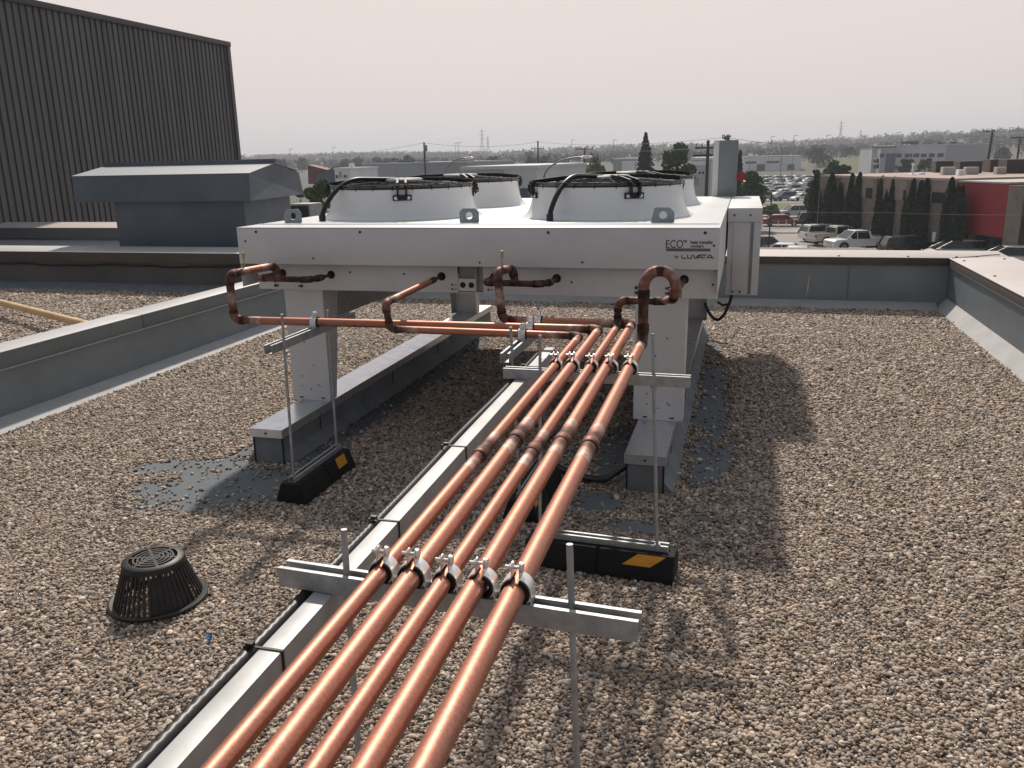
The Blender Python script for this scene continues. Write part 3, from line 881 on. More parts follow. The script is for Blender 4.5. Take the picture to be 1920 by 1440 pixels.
# fans
FC = [(-2.20, 5.36), (-.83, 5.36), (-2.205, 6.60), (-.835, 6.60)]
def fan(cx, cy, phase, hose):
    z0 = UT + .006
    prof = [(.535, .0), (.517, .008), (.500, .024), (.486, .050), (.475, .085), (.467, .125), (.463, .165), (.462, .198), (.470, .204), (.456, .204), (.452, .12), (.455, .05), (.47, .002)]
    m = MB(); m.lathe(prof, (cx, cy, z0), 96)
    ZS = .885
    m.v = [(a, b_, z0 + (c_ - z0) * ZS) for a, b_, c_ in m.v]
    sh = C(m, 'fan_shroud', whitefan, ang=50)
    def K(mb, nm, mt, **k):
        mb.v = [(a, b_, z0 + (c_ - z0) * ZS) for a, b_, c_ in mb.v]
        o = mb.build(nm, mt, **k); put(o, cool); o.parent = sh; return o
    m = MB()
    for rr, zz in ((.468, .212), (.445, .222), (.40, .229), (.33, .238), (.26, .244), (.20, .248)):
        m.torus((cx, cy, z0 + zz), rr, .0042, 72, 6)
    m.torus((cx, cy, z0 + .232), .470, .0045, 72, 6); m.torus((cx, cy, z0 + .212), .464, .0075, 72, 6)
    for k in range(24):
        a = 2 * math.pi * k / 24
        c_, s_ = math.cos(a), math.sin(a)
        m.tube([(cx + c_ * .472, cy + s_ * .472, z0 + .196), (cx + c_ * .472, cy + s_ * .472, z0 + .232), (cx + c_ * .44, cy + s_ * .44, z0 + .226), (cx + c_ * .15, cy + s_ * .15, z0 + .252)], .0028, 5)
    K(m, 'guard', blackp)
    m = MB(); m.lathe([(.448, .206), (.40, .214), (.33, .224), (.20, .246), (.15, .250)], (cx, cy, z0), 64)
    K(m, 'inlet_plate', mat('dark_fan_plate', (.045, .042, .04), .22, .5))
    m = MB(); m.lathe([(.0, .272), (.13, .272), (.142, .262), (.15, .238)], (cx, cy, z0), 40)
    K(m, 'motor', mat('motor_grey', (.30, .30, .30), .35, .6))
    m = MB(); m.lathe([(.45, .06), (.14, .11), (.14, .16), (.45, .12)], (cx, cy, z0), 7)
    K(m, 'blades', blackp)
    for k in range(4):
        a = phase + k * math.pi / 2
        M_ = Matrix.Translation((cx, cy, z0)) @ Matrix.Rotation(a, 4, 'Z')
        m = MB()
        for yy in (-.026, .026):
            path = [(.476, yy, .150), (.486, yy, .17), (.488, yy, .222), (.472, yy, .238), (.30, yy * .9, .258), (.14, yy * .8, .262)]
            hw = .0065
            for (a0, a1) in zip(path, path[1:]):
                p, q = M_ @ Vector(a0), M_ @ Vector(a1)
                m.prism([(-hw, -.014), (hw, -.014), (hw, .014), (-hw, .014)], p, q, up=(M_.to_3x3() @ Vector((0, 1, 0)).cross(Vector(a1) - Vector(a0))).normalized())
        m.box(.464, .474, -.058, .058, .13, .168, M_)
        br = K(m, 'motor_bracket', blackp)
        m = MB()
        for yy in (-.038, .038):
            m.cyl(M_ @ Vector((.473, yy, .148)), M_ @ Vector((.480, yy, .148)), .012, 14)
        m.v = [(a_, b_, z0 + (c_ - z0) * ZS) for a_, b_, c_ in m.v]
        o = m.build('bolt', zinc); put(o, cool); o.parent = sh
    if hose:
        hx, hy = hose
        b0 = Vector((hx, hy, z0)); c0 = Vector((cx, cy, z0 + .285))
        dirv = (c0 - b0); dirv.z = 0
        p = [b0 + Vector((0, 0, .03))]
        for t in [i / 22 for i in range(1, 23)]:
            h = .03 + .246 * math.sin(min(1, t / .62) * math.pi / 2) - max(0, t - .62) * .03
            p.append(b0 + dirv * (t ** 1.35) * .9 + Vector((0, 0, h)))
        m = MB(); m.tube(p, .0155, 12)
        o = K(m, 'hose', blackp)
        m = MB(); m.cyl(b0, b0 + Vector((0, 0, .045)), .021, 14)
        K(m, 'hose_gland', blackp)
h1 = gp(605, 416, UT); h2 = gp(1031, 416, UT)
fan(*FC[0], R(-68), (h1.x, h1.y)); fan(*FC[1], R(-62), (h2.x, h2.y)); fan(*FC[2], R(-62), None); fan(*FC[3], R(-58), None)

# switch cabinet on the right side and disconnect behind
m = MB(); m.box(-.098, .118, 6.0, 7.66, .655, 1.243)
cb = C(m, 'control_cabinet', white, bevel=.003)
def CC(mb, nm, mt, **k):
    o = mb.build(nm, mt, **k); put(o, cool); o.parent = cb; return o
m = MB(); m.box(-.102, .122, 5.985, 7.67, 1.155, 1.247); m.box(-.06, .118, 5.992, 5.998, .66, 1.153); 
CC(m, 'lid', white, bevel=.002)
m = MB(); m.box(.052, .072, 5.988, 5.9915, .665, 1.150)
CC(m, 'vertical_slot', mat('slot_grey', (.25, .25, .25), .6))
m = MB()
for x, z in ((-.06, 1.2), (.045, 1.2), (-.05, .68), (.0, .68)): m.cyl((x, 5.981, z), (x, 5.9885, z), .007, 8)
CC(m, 'screw', screwm)
m = MB(); m.box(-.27, -.075, 7.68, 7.86, 1.16, 1.715)
en = m.build('disconnect_box', encm, bevel=.004)
tag(en, 'tall grey electrical disconnect box standing at the back right of the cooler', 'electrical box')
m = MB(); m.box(-.225, -.07, 7.664, 7.679, 1.20, 1.712)
o = m.build('door', encm, en, bevel=.003)
m = MB(); m.box(-.275, -.228, 7.67, 7.679, 1.20, 1.712); o = m.build('side_flange', white, en)
k = at(1389, 330, 7.75)
m = MB(); m.box(-.075, -.03, 7.70, 7.75, k.z - .02, k.z + .02); m.tube([(-.035, 7.70, k.z), (-.035, 7.69, k.z), (-.035, 7.655, k.z), (-.035, 7.645, k.z)], [.03, .04, .04, .030], 24)
m.build('red_knob', redm, en)
m = MB(); m.cyl((-.16, 7.72, 1.715), (-.16, 7.72, 1.74), .015, 12); m.cyl((-.16, 7.72, 1.74), (-.16, 7.72, 1.752), .024, 12)
m.build('top_gland', encm, en)
m = MB(); m.box(-.26, -.09, 7.69, 7.75, .9, 1.16); m.build('mounting_plate', galv, en)
# black cable loop under the cabinet
m = MB()
c0 = at(1372, 560, 6.1); pts = []
for i in range(25):
    t = i / 24
    px = 1322 + 50 * t; 
    py = 568 + 38 * math.sin(math.pi * min(1, t * 1.0)) ** .8 - 14 * t
    if t > .55: px = 1322 + 50 * t
    pts.append(at(px, py, 6.05))
pts.append(at(1370, 540, 6.05))
m.tube(pts, .011, 10)
pts = [at(1345, 566, 6.1), at(1355, 572, 6.1), at(1366, 570, 6.1), at(1370, 560, 6.1)]
m.tube(pts, .008, 8)
tag(m.build('cable_loop', blackp), 'black cable hanging in a loop below the white cabinet', 'cable')

# printing on the fascia
BOLD = None
def text(s, px, py, hpx, name, mt, wpx=None, weight=0.0, extr=.0006):
    cu = bpy.data.curves.new(name, 'FONT'); cu.body = s; cu.size = 1; cu.extrude = .0; cu.offset = weight
    cu.resolution_u = 3
    ob = bpy.data.objects.new(name, cu); COL.objects.link(ob)
    bpy.context.view_layer.update()
    me = bpy.data.meshes.new_from_object(ob)
    bpy.data.objects.remove(ob)
    v = np.array([x.co[:] for x in me.vertices])
    mn, mxx = v.min(0), v.max(0)
    a = at(px, py, UY0); k = UY0 * 1.06 / 1580
    hgt = hpx * k; sc_ = hgt / (mxx[1] - mn[1])
    sx = (wpx * k) / (mxx[0] - mn[0]) if wpx else sc_
    for x in me.vertices:
        cx_, cy_ = x.co.x, x.co.y
        x.co = (a.x + (cx_ - mn[0]) * sx, UY0 - .0015, a.z - hgt + (cy_ - mn[1]) * sc_)
    me.materials.append(mt)
    o = bpy.data.objects.new(name, me); COL.objects.link(o); put(o, cool)
    o.parent = fas; 
    return o
text('ECO', 1249, 450, 13.5, 'lettering', inkm, 29)
text('TM', 1280, 450, 4.5, 'lettering', inkm, 7, .01)
text('heat transfer', 1295, 450.5, 6.2, 'lettering', inkm, 38, .022)
text('coolers', 1295, 458.3, 5.2, 'lettering', inkm, 22, .022)
text('by', 1265, 478, 6.5, 'lettering', inkm, 7, .01)
def bar(px0, py0, px1, py1, nm, mt):
    a, b__ = at(px0, py0, UY0), at(px1, py1, UY0)
    m = MB(); m.box(a.x, b__.x, UY0 - .0018, UY0 - .0006, b__.z, a.z)
    o = m.build(nm, mt, smooth=False); put(o, cool); o.parent = fas
bar(1249.5, 465.5, 1332, 471.5, 'printed_bar', greybar)
# LUVATA wordmark drawn stroke by stroke (wide rounded letters, A without crossbar)
def wordmark():
    m = MB(); k = UY0 * 1.06 / 1580; a = at(1278, 477.5, UY0)
    def P(u, v): return Vector((a.x + u * k, UY0 - .0012, a.z - v * k))
    def stroke(pts, w=1.55):
        for p, q in zip(pts, pts[1:]):
            p, q = P(*p), P(*q); d = (q - p); L_ = d.length; d.normalize(); nn = Vector((-d.z, 0, d.x)) * w * k / 2
            p = p - d * w * k * .25; q = q + d * w * k * .25
            m.add([p - nn, q - nn, q + nn, p + nn], [(0, 1, 2, 3)])
    H = 6.2
    stroke([(.5, 0), (.5, H - 1.3), (1.6, H), (8.2, H)])
    stroke([(10.2, 0), (10.2, H - 1.4), (11.4, H), (16, H), (17.4, H - 1.4), (17.4, 0)])
    stroke([(19.6, 0), (23.4, H), (24.4, H), (28.4, 0)]); stroke([(26.8, H), (30.6, 0), (31.6, 0), (35.4, H)]); stroke([(29.2, H - 1.8), (33.4, H - 1.8)])
    stroke([(33.5, 0), (42.5, 0)]); stroke([(38, 0), (38, H)])
    stroke([(42.5, H), (47, 0), (48.6, 0), (54, H)]); stroke([(45.4, H - 1.6), (52, H - 1.6)])
    o = m.build('lettering', inkm, smooth=False); put(o, cool); o.parent = fas
wordmark()

# children created under sub-parents were given cool-relative coordinates: sub-parents sit at -cool.location
for o in list(bpy.data.objects):
    if o.parent is not None and o.parent.parent == cool:
        o.location = (0, 0, 0)
        # the mesh is in world coordinates and its parent part is already offset by -cool.location

# ================================================================== PIPES
PZ = .82
def fillet(pts, rad):
    """polyline -> list of (point, arc flag)"""
    pts = [Vector(p) for p in pts]; out = [(pts[0], -1)]
    for i in range(1, len(pts) - 1):
        p, a, b__ = pts[i], pts[i - 1], pts[i + 1]
        d1 = (a - p).normalized(); d2 = (b__ - p).normalized()
        ang = d1.angle(d2); t = rad / math.tan(ang / 2)
        t = min(t, (a - p).length * .49, (b__ - p).length * .49); r_ = t * math.tan(ang / 2)
        c = p + (d1 + d2).normalized() * (r_ / math.sin(ang / 2))
        s, e = p + d1 * t, p + d2 * t
        v0 = s - c; v1 = e - c; tot = v0.angle(v1); ax = v0.cross(v1).normalized()
        for k in range(11):
            out.append((c + Matrix.Rotation(tot * k / 10, 3, ax) @ v0, i))
    out.append((pts[-1], -1))
    return out
def pipe(name, label, pts, r, rad=None, couplings=(), extra_heat=(), group='copper pipes of the run', parent=None, base=0.0, thin_end=False):
    rad = rad or r * 2.6
    f = fillet(pts, rad)
    # resample straight parts
    P = [f[0]]
    for (a, fa), (b__, fb) in zip(f, f[1:]):
        L_ = (b__ - a).length
        if fa == fb and fa != -1: P.append((b__, fb)); continue
        n = max(1, int(L_ / .012))
        for k in range(1, n): P.append((a.lerp(b__, k / n), -1))
        P.append((b__, fb))
    XY = np.array([p[:] for p, _ in P])
    s = np.concatenate([[0], np.cumsum(np.linalg.norm(np.diff(XY, axis=0), axis=1))])
    arcs = sorted(set(i for _, i in P if i != -1))
    heat = np.full(len(P), base)
    rng = random.Random(len(label))
    spans = []
    for i in arcs:
        idx = [k for k in range(len(P)) if P[k][1] == i]
        spans.append((s[idx[0]], s[idx[-1]], .62, i))
    cps = []
    for c in couplings:
        cps.append(c); spans.append((c - .03, c + .03, .62, None))
    for lo, hi in extra_heat: spans.append((lo, hi, .8, None))
    for a, b__, hmax, _ in spans:
        d = np.maximum(0, np.maximum(a - s, s - b__))
        L_ = .16
        h = np.where(d <= 0, hmax, np.where(d < .03, .86, np.where(d < .05, .6, np.where(d < .09, .45, np.where(d < .125, .36, .0)))))
        heat = np.maximum(heat, h)
    # smooth slightly
    hk = heat.copy()
    for _ in range(2): hk[1:-1] = (hk[:-2] + 2 * hk[1:-1] + hk[2:]) / 4
    m = MB(); rr = [r] * len(P)
    if thin_end:
        for k in range(len(P)):
            d = s[-1] - s[k]
            if d < .10: rr[k] = r * .52
            elif d < .125: rr[k] = r * (.52 + .48 * (d - .10) / .025)
            if d < .2: hk[k] = max(hk[k], .85)
    m.tube([p for p, _ in P], rr, 24, True, list(hk + 1e-4))
    if parent is None:
        e = empty(name, label, 'pipe', tuple(P[0][0]), group)
        o = put(m.build('tube', copper, ang=40), e)
    else:
        e = parent; o = put(m.build('tube', copper, ang=40), e)
    # fittings
    for i in arcs:
        idx = [k for k in range(len(P)) if P[k][1] == i]
        lo, hi = s[idx[0]] - .018, s[idx[-1]] + .018
        pp = [P[k][0] for k in range(len(P)) if lo <= s[k] <= hi]
        if len(pp) < 3: continue
        hh = [.62 + .2 * rng.random()] * len(pp); hh[0] = hh[-1] = hh[1] = hh[-2] = .98
        mm = MB(); mm.tube(pp, [r + .0028] * len(pp), 24, True, hh)
        put(mm.build('elbow', copper, ang=50), e)
    for c in cps:
        k0 = int(np.argmin(abs(s - c))); d = (P[min(k0 + 1, len(P) - 1)][0] - P[k0 - 1][0]).normalized(); p0 = P[k0][0]
        mm = MB()
        offs = [-.028, -.026, -.012, -.010, .010, .012, .026, .028]
        rads = [r + .0005, r + .0026, r + .0026, r + .0036, r + .0036, r + .0026, r + .0026, r + .0005]
        hs = [.98, .95, .66, .72, .66, .74, .95, .98]
        mm.tube([p0 + d * q for q in offs], rads, 24, True, hs)
        put(mm.build('coupling', copper, ang=50), e)
    return e
PR = [.0170, .0204, .0170, .0206, .0220]
near = [-.646, -.580, -.512, -.442, -.372]
slope = (-.679 + .646) / 2.3
def px_at(i, y):
    far = [-.679, -.615, -.538, -.464, -.390][i]
    return near[i] + (far - near[i]) * (y - .85) / 2.28
Y0 = -.9
LB = ['leftmost copper pipe of the run, turning left in front at the lowest level', 'second copper pipe from the left, turning left to the far riser', 'middle copper pipe of the run, rising at its far end', 'fourth copper pipe from the left, turning left behind the others', 'rightmost and thickest copper pipe, rising to a rounded U bend']
def cpl(i, px, py):
    q = gp(px, py, PZ); return q.y - Y0
# pipe 1 -> B
pipe('copper_pipe', LB[0], [(px_at(0, Y0), Y0, PZ), (px_at(0, 3.678), 3.678, PZ), (-1.615, 3.69, PZ), (-1.633, 3.69, .945), (-1.606, 4.44, .976)], PR[0], .036, [cpl(0, 905, 850)], thin_end=True)
# pipe 2 -> A
pipe('copper_pipe', LB[1], [(px_at(1, Y0), Y0, PZ), (px_at(1, 3.84), 3.842, PZ), (-2.523, 3.784, PZ), (-2.530, 3.784, 1.056), (-2.515, 4.21, 1.048), (-2.500, 4.21, .985)], PR[1], .042, [cpl(1, 965, 822)])
e2 = [o for o in COL.objects if o.get('label') == LB[1]][0]
pipe('m', 'x', [(-2.593, 4.44, .978), (-2.625, 4.21, .976), (-2.32, 4.20, .975), (-2.281, 4.27, .974), (-2.281, 4.44, .974)], .0165, .03, parent=e2, base=.84, thin_end=True)
# pipe 3
pipe('copper_pipe', LB[2], [(px_at(2, Y0), Y0, PZ), (-.552, 3.93, PZ), (-.552, 3.93, .945), (-.345, 3.93, .945), (-.275, 3.66, 1.0), (-.263, 3.60, 1.045)], PR[2], .04, [cpl(2, 998, 845)])
# pipe 4 -> C
pipe('copper_pipe', LB[3], [(px_at(3, Y0), Y0, PZ), (px_at(3, 3.99) - .02, 3.99, PZ), (-1.140, 4.0, PZ), (-1.163, 4.0, 1.060), (-1.140, 4.20, 1.056), (-1.125, 4.20, .985)], PR[3], .040, [cpl(3, 1062, 826)])
e4 = [o for o in COL.objects if o.get('label') == LB[3]][0]
pipe('m', 'xx', [(-1.30, 4.44, .977), (-1.285, 4.205, .976), (-1.00, 4.195, .975), (-.952, 4.26, .974), (-.952, 4.44, .974)], .0165, .03, parent=e4, base=.84, thin_end=True)
# pipe 5 with U bend
U = [(-.395, 3.59, 1.075)]
cx_, rU = (-.395 - .262) / 2, (.395 - .262) / 2
pts5 = [(px_at(4, Y0), Y0, PZ), (-.397, 3.60, PZ), (-.395, 3.59, 1.03)]
e5 = pipe('copper_pipe', LB[4], pts5, PR[4], .05, [cpl(4, 1095, 835)], extra_heat=((4.62, 4.66),))
m = MB(); arc = [Vector((-.395, 3.59, 1.025))] + [Vector((cx_ - rU * math.cos(math.pi * k / 24), 3.59 + .01 * k / 24, 1.06 + rU * math.sin(math.pi * k / 24) * 1.05)) for k in range(25)] + [Vector((-.262, 3.60, 1.03))]
hh = [.55] * len(arc)
for k in (12, 13, 14): hh[k] = .95
m.tube(arc, PR[4] + .0015, 24, True, hh); put(m.build('u_bend', copper, ang=50), e5)
m = MB(); m.tube([(-.262, 3.60, 1.018), (-.262, 3.60, 1.055)], PR[4] + .0045, 24, True, [.6, .6]); put(m.build('coupling', copper), e5)
m = MB(); m.tube([(-.395, 3.59, 1.01), (-.395, 3.59, 1.05)], PR[4] + .004, 24, True, [.95, .9]); put(m.build('coupling', copper), e5)
m = MB(); m.tube([(-.395, 3.59, .865), (-.395, 3.59, .905)], PR[4] + .004, 24, True, [.9, .9]); put(m.build('coupling', copper), e5)
m = MB(); m.tube([(-.262, 3.61, 1.035), (-.268, 3.8, 1.0), (-.28, 4.05, .980), (-.28, 4.44, .979)], .0125, 16, True, [.9, .9, .95, .95]); put(m.build('stub', copper), e5)
for e, x, y, z in ((e2, -2.527, 3.93, 1.068), (e4, -1.155, 4.07, 1.072)):
    m = MB(); m.cyl((x, y, z), (x, y, z + .05), .0035, 8); put(m.build('service_port', brass), e)
    m = MB(); m.cyl((x, y, z + .05), (x, y, z + .085), .0072, 8); put(m.build('port_cap', brass), e)

# ================================================================== PIPE SUPPORTS
def strut_prof(w=.041, h=.041, t=.0028, lipw=.0095, liph=.0075):
    a = w / 2
    o = [(-a, 0), (a, 0), (a, h), (a - lipw, h), (a - lipw, h - liph), (a - lipw + t, h - liph), (a - lipw + t, h - t), (a - t, h - t), (a - t, t)]
    return o + [(-x, y) for x, y in reversed(o[2:])]
def channel(p0, p1, h=.041):
    m = MB(); m.prism(strut_prof(h=h), p0, p1); return m
def rod(m, p0, p1, r=.0065):
    m.cyl(p0, p1, r, 10)
def nut(m, p, r=.012, h=.010):
    m.cyl(p, (p[0], p[1], p[2] + h), r, 6)
def clamp(e, c, axis, r, base_z, flip=1):
    """cushioned strap clamp: ring across the pipe axis, ears and bolt on top"""
    c = Vector(c); ax = Vector(axis).normalized(); side = Vector((0, 0, 1)).cross(ax).normalized() * -1
    up = Vector((0, 0, 1))
    def ring(r0, r1, w, seg=20, gap=.30):
        m = MB(); vs = []; fs = []
        prof = []
        a0 = math.pi / 2 - gap; a1 = -math.pi * .5 - math.pi + gap + math.pi / 2
        angs = [a0 + (-2 * math.pi + 2 * gap) * k / seg for k in range(seg + 1)]
        for a in angs:
            for rr, ww in ((r0, -w), (r0, w), (r1, w), (r1, -w)):
                vs.append(c + side * math.cos(a) * rr + up * math.sin(a) * rr + ax * ww)
        for k in range(seg):
            for j in range(4):
                j2 = (j + 1) % 4
                fs.append((k * 4 + j, k * 4 + j2, (k + 1) * 4 + j2, (k + 1) * 4 + j))
        fs += [(0, 1, 2, 3), tuple(seg * 4 + j for j in (3, 2, 1, 0))]
        m.add(vs, fs); return m
    cu = ring(r, r + .0060, .0205)
    for s in (-1, 1):   # cushion skirts down to the channel
        cu_ = [c + side * s * (r + .001) + ax * w + up * h for w in (-.015, .015) for h in (-.004, base_z - c.z)]
        cu_ += [c + side * s * (r + .0045) + ax * w + up * h for w in (-.015, .015) for h in (-.004, base_z - c.z)]
        cu.add(cu_, [(0, 1, 3, 2), (4, 6, 7, 5), (0, 4, 5, 1), (2, 3, 7, 6), (0, 2, 6, 4), (1, 5, 7, 3)])
    put(cu.build('cushion', rubber), e)
    m = ring(r + .0062, r + .0088, .0165)
    for s in (-1, 1):
        q = [c + side * s * (r + .0062 + d) + ax * w + up * h for d in (0, .0026) for w in (-.0165, .0165) for h in (0, base_z - c.z)]
        m.add(q, [(0, 1, 3, 2), (4, 6, 7, 5), (0, 4, 5, 1), (2, 3, 7, 6), (0, 2, 6, 4), (1, 5, 7, 3)])
        # ears
        px0 = side * s * .0065; zt = r + .008
        n = 12; loop = [(-.0125, 0), (.0125, 0), (.0125, .014)] + [(.0125 * math.cos(math.pi * k / n), .014 + .0125 * math.sin(math.pi * k / n)) for k in range(1, n)] + [(-.0125, .014)]
        vs = [c + px0 + ax * a + up * (zt + b__) for a, b__ in loop] + [c + px0 + side * s * .0018 + ax * a + up * (zt + b__) for a, b__ in loop]
        L_ = len(loop)
        m.add(vs, [tuple(range(L_)), tuple(range(2 * L_ - 1, L_ - 1, -1))] + [(k, (k + 1) % L_, L_ + (k + 1) % L_, L_ + k) for k in range(L_)])
        # foot joining ring and ear
        vs = [c + side * s * .0065 + ax * w + up * zt for w in (-.0125, .0125)] + [c + side * s * math.sin(.30) * (r + .0068) + ax * w + up * math.cos(.30) * (r + .0068) for w in (-.0125, .0125)]
        m.add(vs, [(0, 1, 3, 2)])
    cl = put(m.build('clamp', zinc, ang=40), e)
    m = MB(); zc = c + up * (r + .008 + .015)
    m.cyl(zc - side * .022, zc + side * .013, .0035, 8); m.cyl(zc + side * .0085, zc + side * .0125, .0105, 16)
    m.cyl(zc - side * .0085, zc - side * .0135, .0075, 6)
    o = m.build('bolt', zinc); put(o, e)
    o.parent = cl; o.location = (0, 0, 0)
def block(e, c, axis, L_=.52, hb=.108):
    c = Vector(c); ax = Vector(axis).normalized(); 
    prof = [(-.082, 0), (.082, 0), (.082, .022), (.050, hb), (-.050, hb), (-.082, .022)]
    m = MB(); a, b__ = c - ax * L_ / 2, c + ax * L_ / 2; mid = c
    m.prism(prof, a, c - ax * .006); m.prism(prof, c + ax * .006, b__)
    pr2 = [(x * .93, y * .96) for x, y in prof]; m.prism(pr2, c - ax * .0055, c + ax * .0055)
    bl = put(m.build('rubber_block', rubber, bevel=.004), e)
    side = ax.cross(Vector((0, 0, 1))).normalized()
    # yellow parallelogram on the sloping face
    for sgn in (1,):
        n_up = Vector((0, 0, 1))
        def F(u, v):   # u along axis, v 0..1 up the slope
            w = .082 + (.050 - .082) * v; z = .022 + (hb - .022) * v
            return c + side * sgn * (w + .0016) + n_up * (z + .0006) + ax * u
        return bl, F
def support_x(label, y, x0, x1, rods, base, pipes, bfront=None, bx=None, ztop=.801, skew=0.0, bskew=0.0):
    e = empty('pipe_support', label, 'pipe support', ((x0 + x1) / 2, y, 0), 'pipe supports on rubber blocks')
    p0 = Vector((x0, y + skew, ztop - .041)); p1 = Vector((x1, y - skew, ztop - .041))
    m = channel(p0, p1); put(m.build('cross_channel', galv, ang=30), e)
    for (xb, yb, xt, yt, zt) in rods:
        m = MB(); rod(m, (xb, yb, .112), (xt, yt, zt)); nut(m, (xb, yb, .132)); 
        k = (ztop - .041 - .112) / (zt - .112); xx, yy = xb + (xt - xb) * k, yb + (yt - yb) * k
        nut(m, (xx, yy, ztop - .052)); put(m.build('threaded_rod', galv), e)
    c = Vector((bx, bfront, 0))
    bl, F = block(e, c, (1, -bskew, 0), .60)
    m = MB(); q = [F(u, v) for u, v in ((.10, .45), (.21, .45), (.27, .95), (.16, .95))]
    m.add(q, [(0, 1, 2, 3)]); o = put(m.build('yellow_mark', yellow, smooth=False), e); o.parent = bl; o.location = (0, 0, 0)
    m = channel(c + Vector((-.27, .27 * bskew, .1085)), c + Vector((.27, -.27 * bskew, .1085)), .024); put(m.build('base_channel', galv), e)
    for (x, r) in pipes:
        clamp(e, (x, y + skew * (1 - 2 * (x - x0) / (x1 - x0)), PZ), (-.014, 1, 0), r, ztop - .004)
    return e
S1y, S2y = 1.385, 3.12
support_x('nearest pipe support, its wide channel carrying five clamped copper pipes', S1y, -.885, -.145,
          [(-.727, 1.36, -.737, 1.40, .895), (-.245, 1.34, -.279, 1.392, .915)], None,
          [(px_at(i, S1y), PR[i]) for i in range(5)], 1.33, -.49, skew=.022)
support_x('second pipe support of the run, standing on a rubber block with yellow mark', S2y, -.888, -.162,
          [(-.262, 3.04, -.308, 3.13, .955), (-.735, 3.06, -.742, 3.13, .935)], None,
          [(px_at(i, S2y), PR[i]) for i in range(5)], 3.075, -.49, skew=.006, bskew=.06)
def support_y(label, x, y0, y1, rods, bx, by, pipes, yel):
    e = empty('pipe_support', label, 'pipe support', (x, (y0 + y1) / 2, 0), 'pipe supports on rubber blocks')
    ztop = .798
    m = channel((x, y0, ztop - .041), (x, y1, ztop - .041)); put(m.build('cross_channel', galv, ang=30), e)
    for (xb, yb, xt, yt, zt) in rods:
        m = MB(); rod(m, (xb, yb, .112), (xt, yt, zt)); nut(m, (xb, yb, .132)); nut(m, (xt, yt, ztop - .052)); put(m.build('threaded_rod', galv), e)
    c = Vector((bx, by, 0))
    bl, F = block(e, c, (0, 1, 0), .54)
    m = MB(); q = [F(u, v) for u, v in yel]
    m.add(q, [(0, 1, 2, 3)]); o = put(m.build('yellow_mark', yellow, smooth=False), e); o.parent = bl; o.location = (0, 0, 0)
    m = channel((bx, by - .25, .1085), (bx, by + .25, .1085), .024); put(m.build('base_channel', galv), e)
    for (y, r) in pipes: clamp(e, (x + .0, y, PZ), (1, 0, 0), r, ztop - .004)
    return e
def Ay(x): return 3.842 + (3.784 - 3.842) * (x + .62) / (-2.523 + .62)
support_y('pipe support left of the run, under the far single copper pipe beside the left leg', -2.07, 3.34, 4.22,
          [(-2.047, 3.42, -2.03, 3.42, .93), (-2.047, 3.88, -2.06, 3.92, .86)], -2.047, 3.65, [(Ay(-2.07), PR[1])], ((.10, .35), (.20, .35), (.20, .95), (.10, .95)))
support_y('pipe support in the middle, under the three crossing copper pipes', -.955, 3.37, 4.26,
          [(-.915, 3.43, -.945, 3.44, .90), (-.93, 3.92, -.985, 4.12, .905)], -.915, 3.69,
          [(3.683, PR[0]), (Ay(-.955), PR[1]), (3.997, PR[3])], ((-.24, .5), (-.18, .5), (-.18, .95), (-.24, .95)))

# ================================================================== WIREWAY + CONDUIT
TZ = .758
def tray_x(y): return -.8075 - .0185 * (y - 1.4)
e = empty('cable_trunking', 'square galvanised cable trunking running along the left of the copper pipes', 'cable trunking', (tray_x(0), 0, TZ))
m = MB()
for a, b__ in ((-.9, 3.48), (3.484, 3.70)):
    p0 = Vector((tray_x(a) + .022, a, TZ - .066)); p1 = Vector((tray_x(b__) + .022, b__, TZ - .066))
    m.prism([(-.022, 0), (.022, 0), (.022, .066), (-.022, .066)], p0, p1)
put(m.build('trunking_body', mat('trunking_zinc', (.43, .43, .425), .5, .25, var=.08, vscale=9, bump=.06, bscale=12), bevel=.003), e)
ties = [gp(px, py, TZ).y for px, py in ((505, 1218), (742, 978), (870, 838), (1006, 688))] + [.35]
m = MB()
for y in ties:
    x = tray_x(y); a = -.012
    w = .0028
    def seg(p, q, wd=w):
        pass
    m.box(x - .030, x + .046, y - w, y + w, TZ + .0005, TZ + .0025)
    m.box(x + .0445, x + .047, y - w, y + w, TZ - .068, TZ + .0020)
    m.box(x - .030, x + .046, y - w, y + w, TZ - .0695, TZ - .067)
    m.box(x - .033, x - .0295, y - w, y + w, TZ - .068, TZ + .0020)
    m.box(x - .026, x - .012, y - .006, y + .006, TZ + .002, TZ + .010)
put(m.build('cable_tie', blackp), e)
m = MB(); pts = []; rr = []
y = -.9
i = 0
while y < 3.66:
    wob = 0.0
    if 1.9 < y < 3.0: wob = -.018 * math.sin((y - 1.9) / 1.1 * math.pi) ** 2
    fat = max(0, min(1, (2.2 - y) / 1.2)); pts.append((tray_x(y) - .017 - .006 * fat + wob * .8, y, TZ - .014 + wob * .5)); rr.append((.0126 if i % 2 else .0094) + .0035 * fat); y += .0115; i += 1
m.tube(pts, rr, 10)
o = m.build('flexible_conduit', mat('dark_conduit', (.030, .030, .032), .38, .3, var=.1), ang=179)
for p in o.data.polygons: p.use_smooth = True
tag(o, 'ribbed dark flexible conduit strapped to the side of the trunking', 'conduit')
m = MB(); p0 = Vector(pts[-1])
q = [p0, p0 + Vector((-.01, .08, .0)), p0 + Vector((-.05, .2, -.03)), Vector((-1.05, 4.0, .62)), Vector((-1.2, 4.2, .5)), Vector((-1.4, 4.36, .7)), Vector((-1.45, 4.43, .88))]
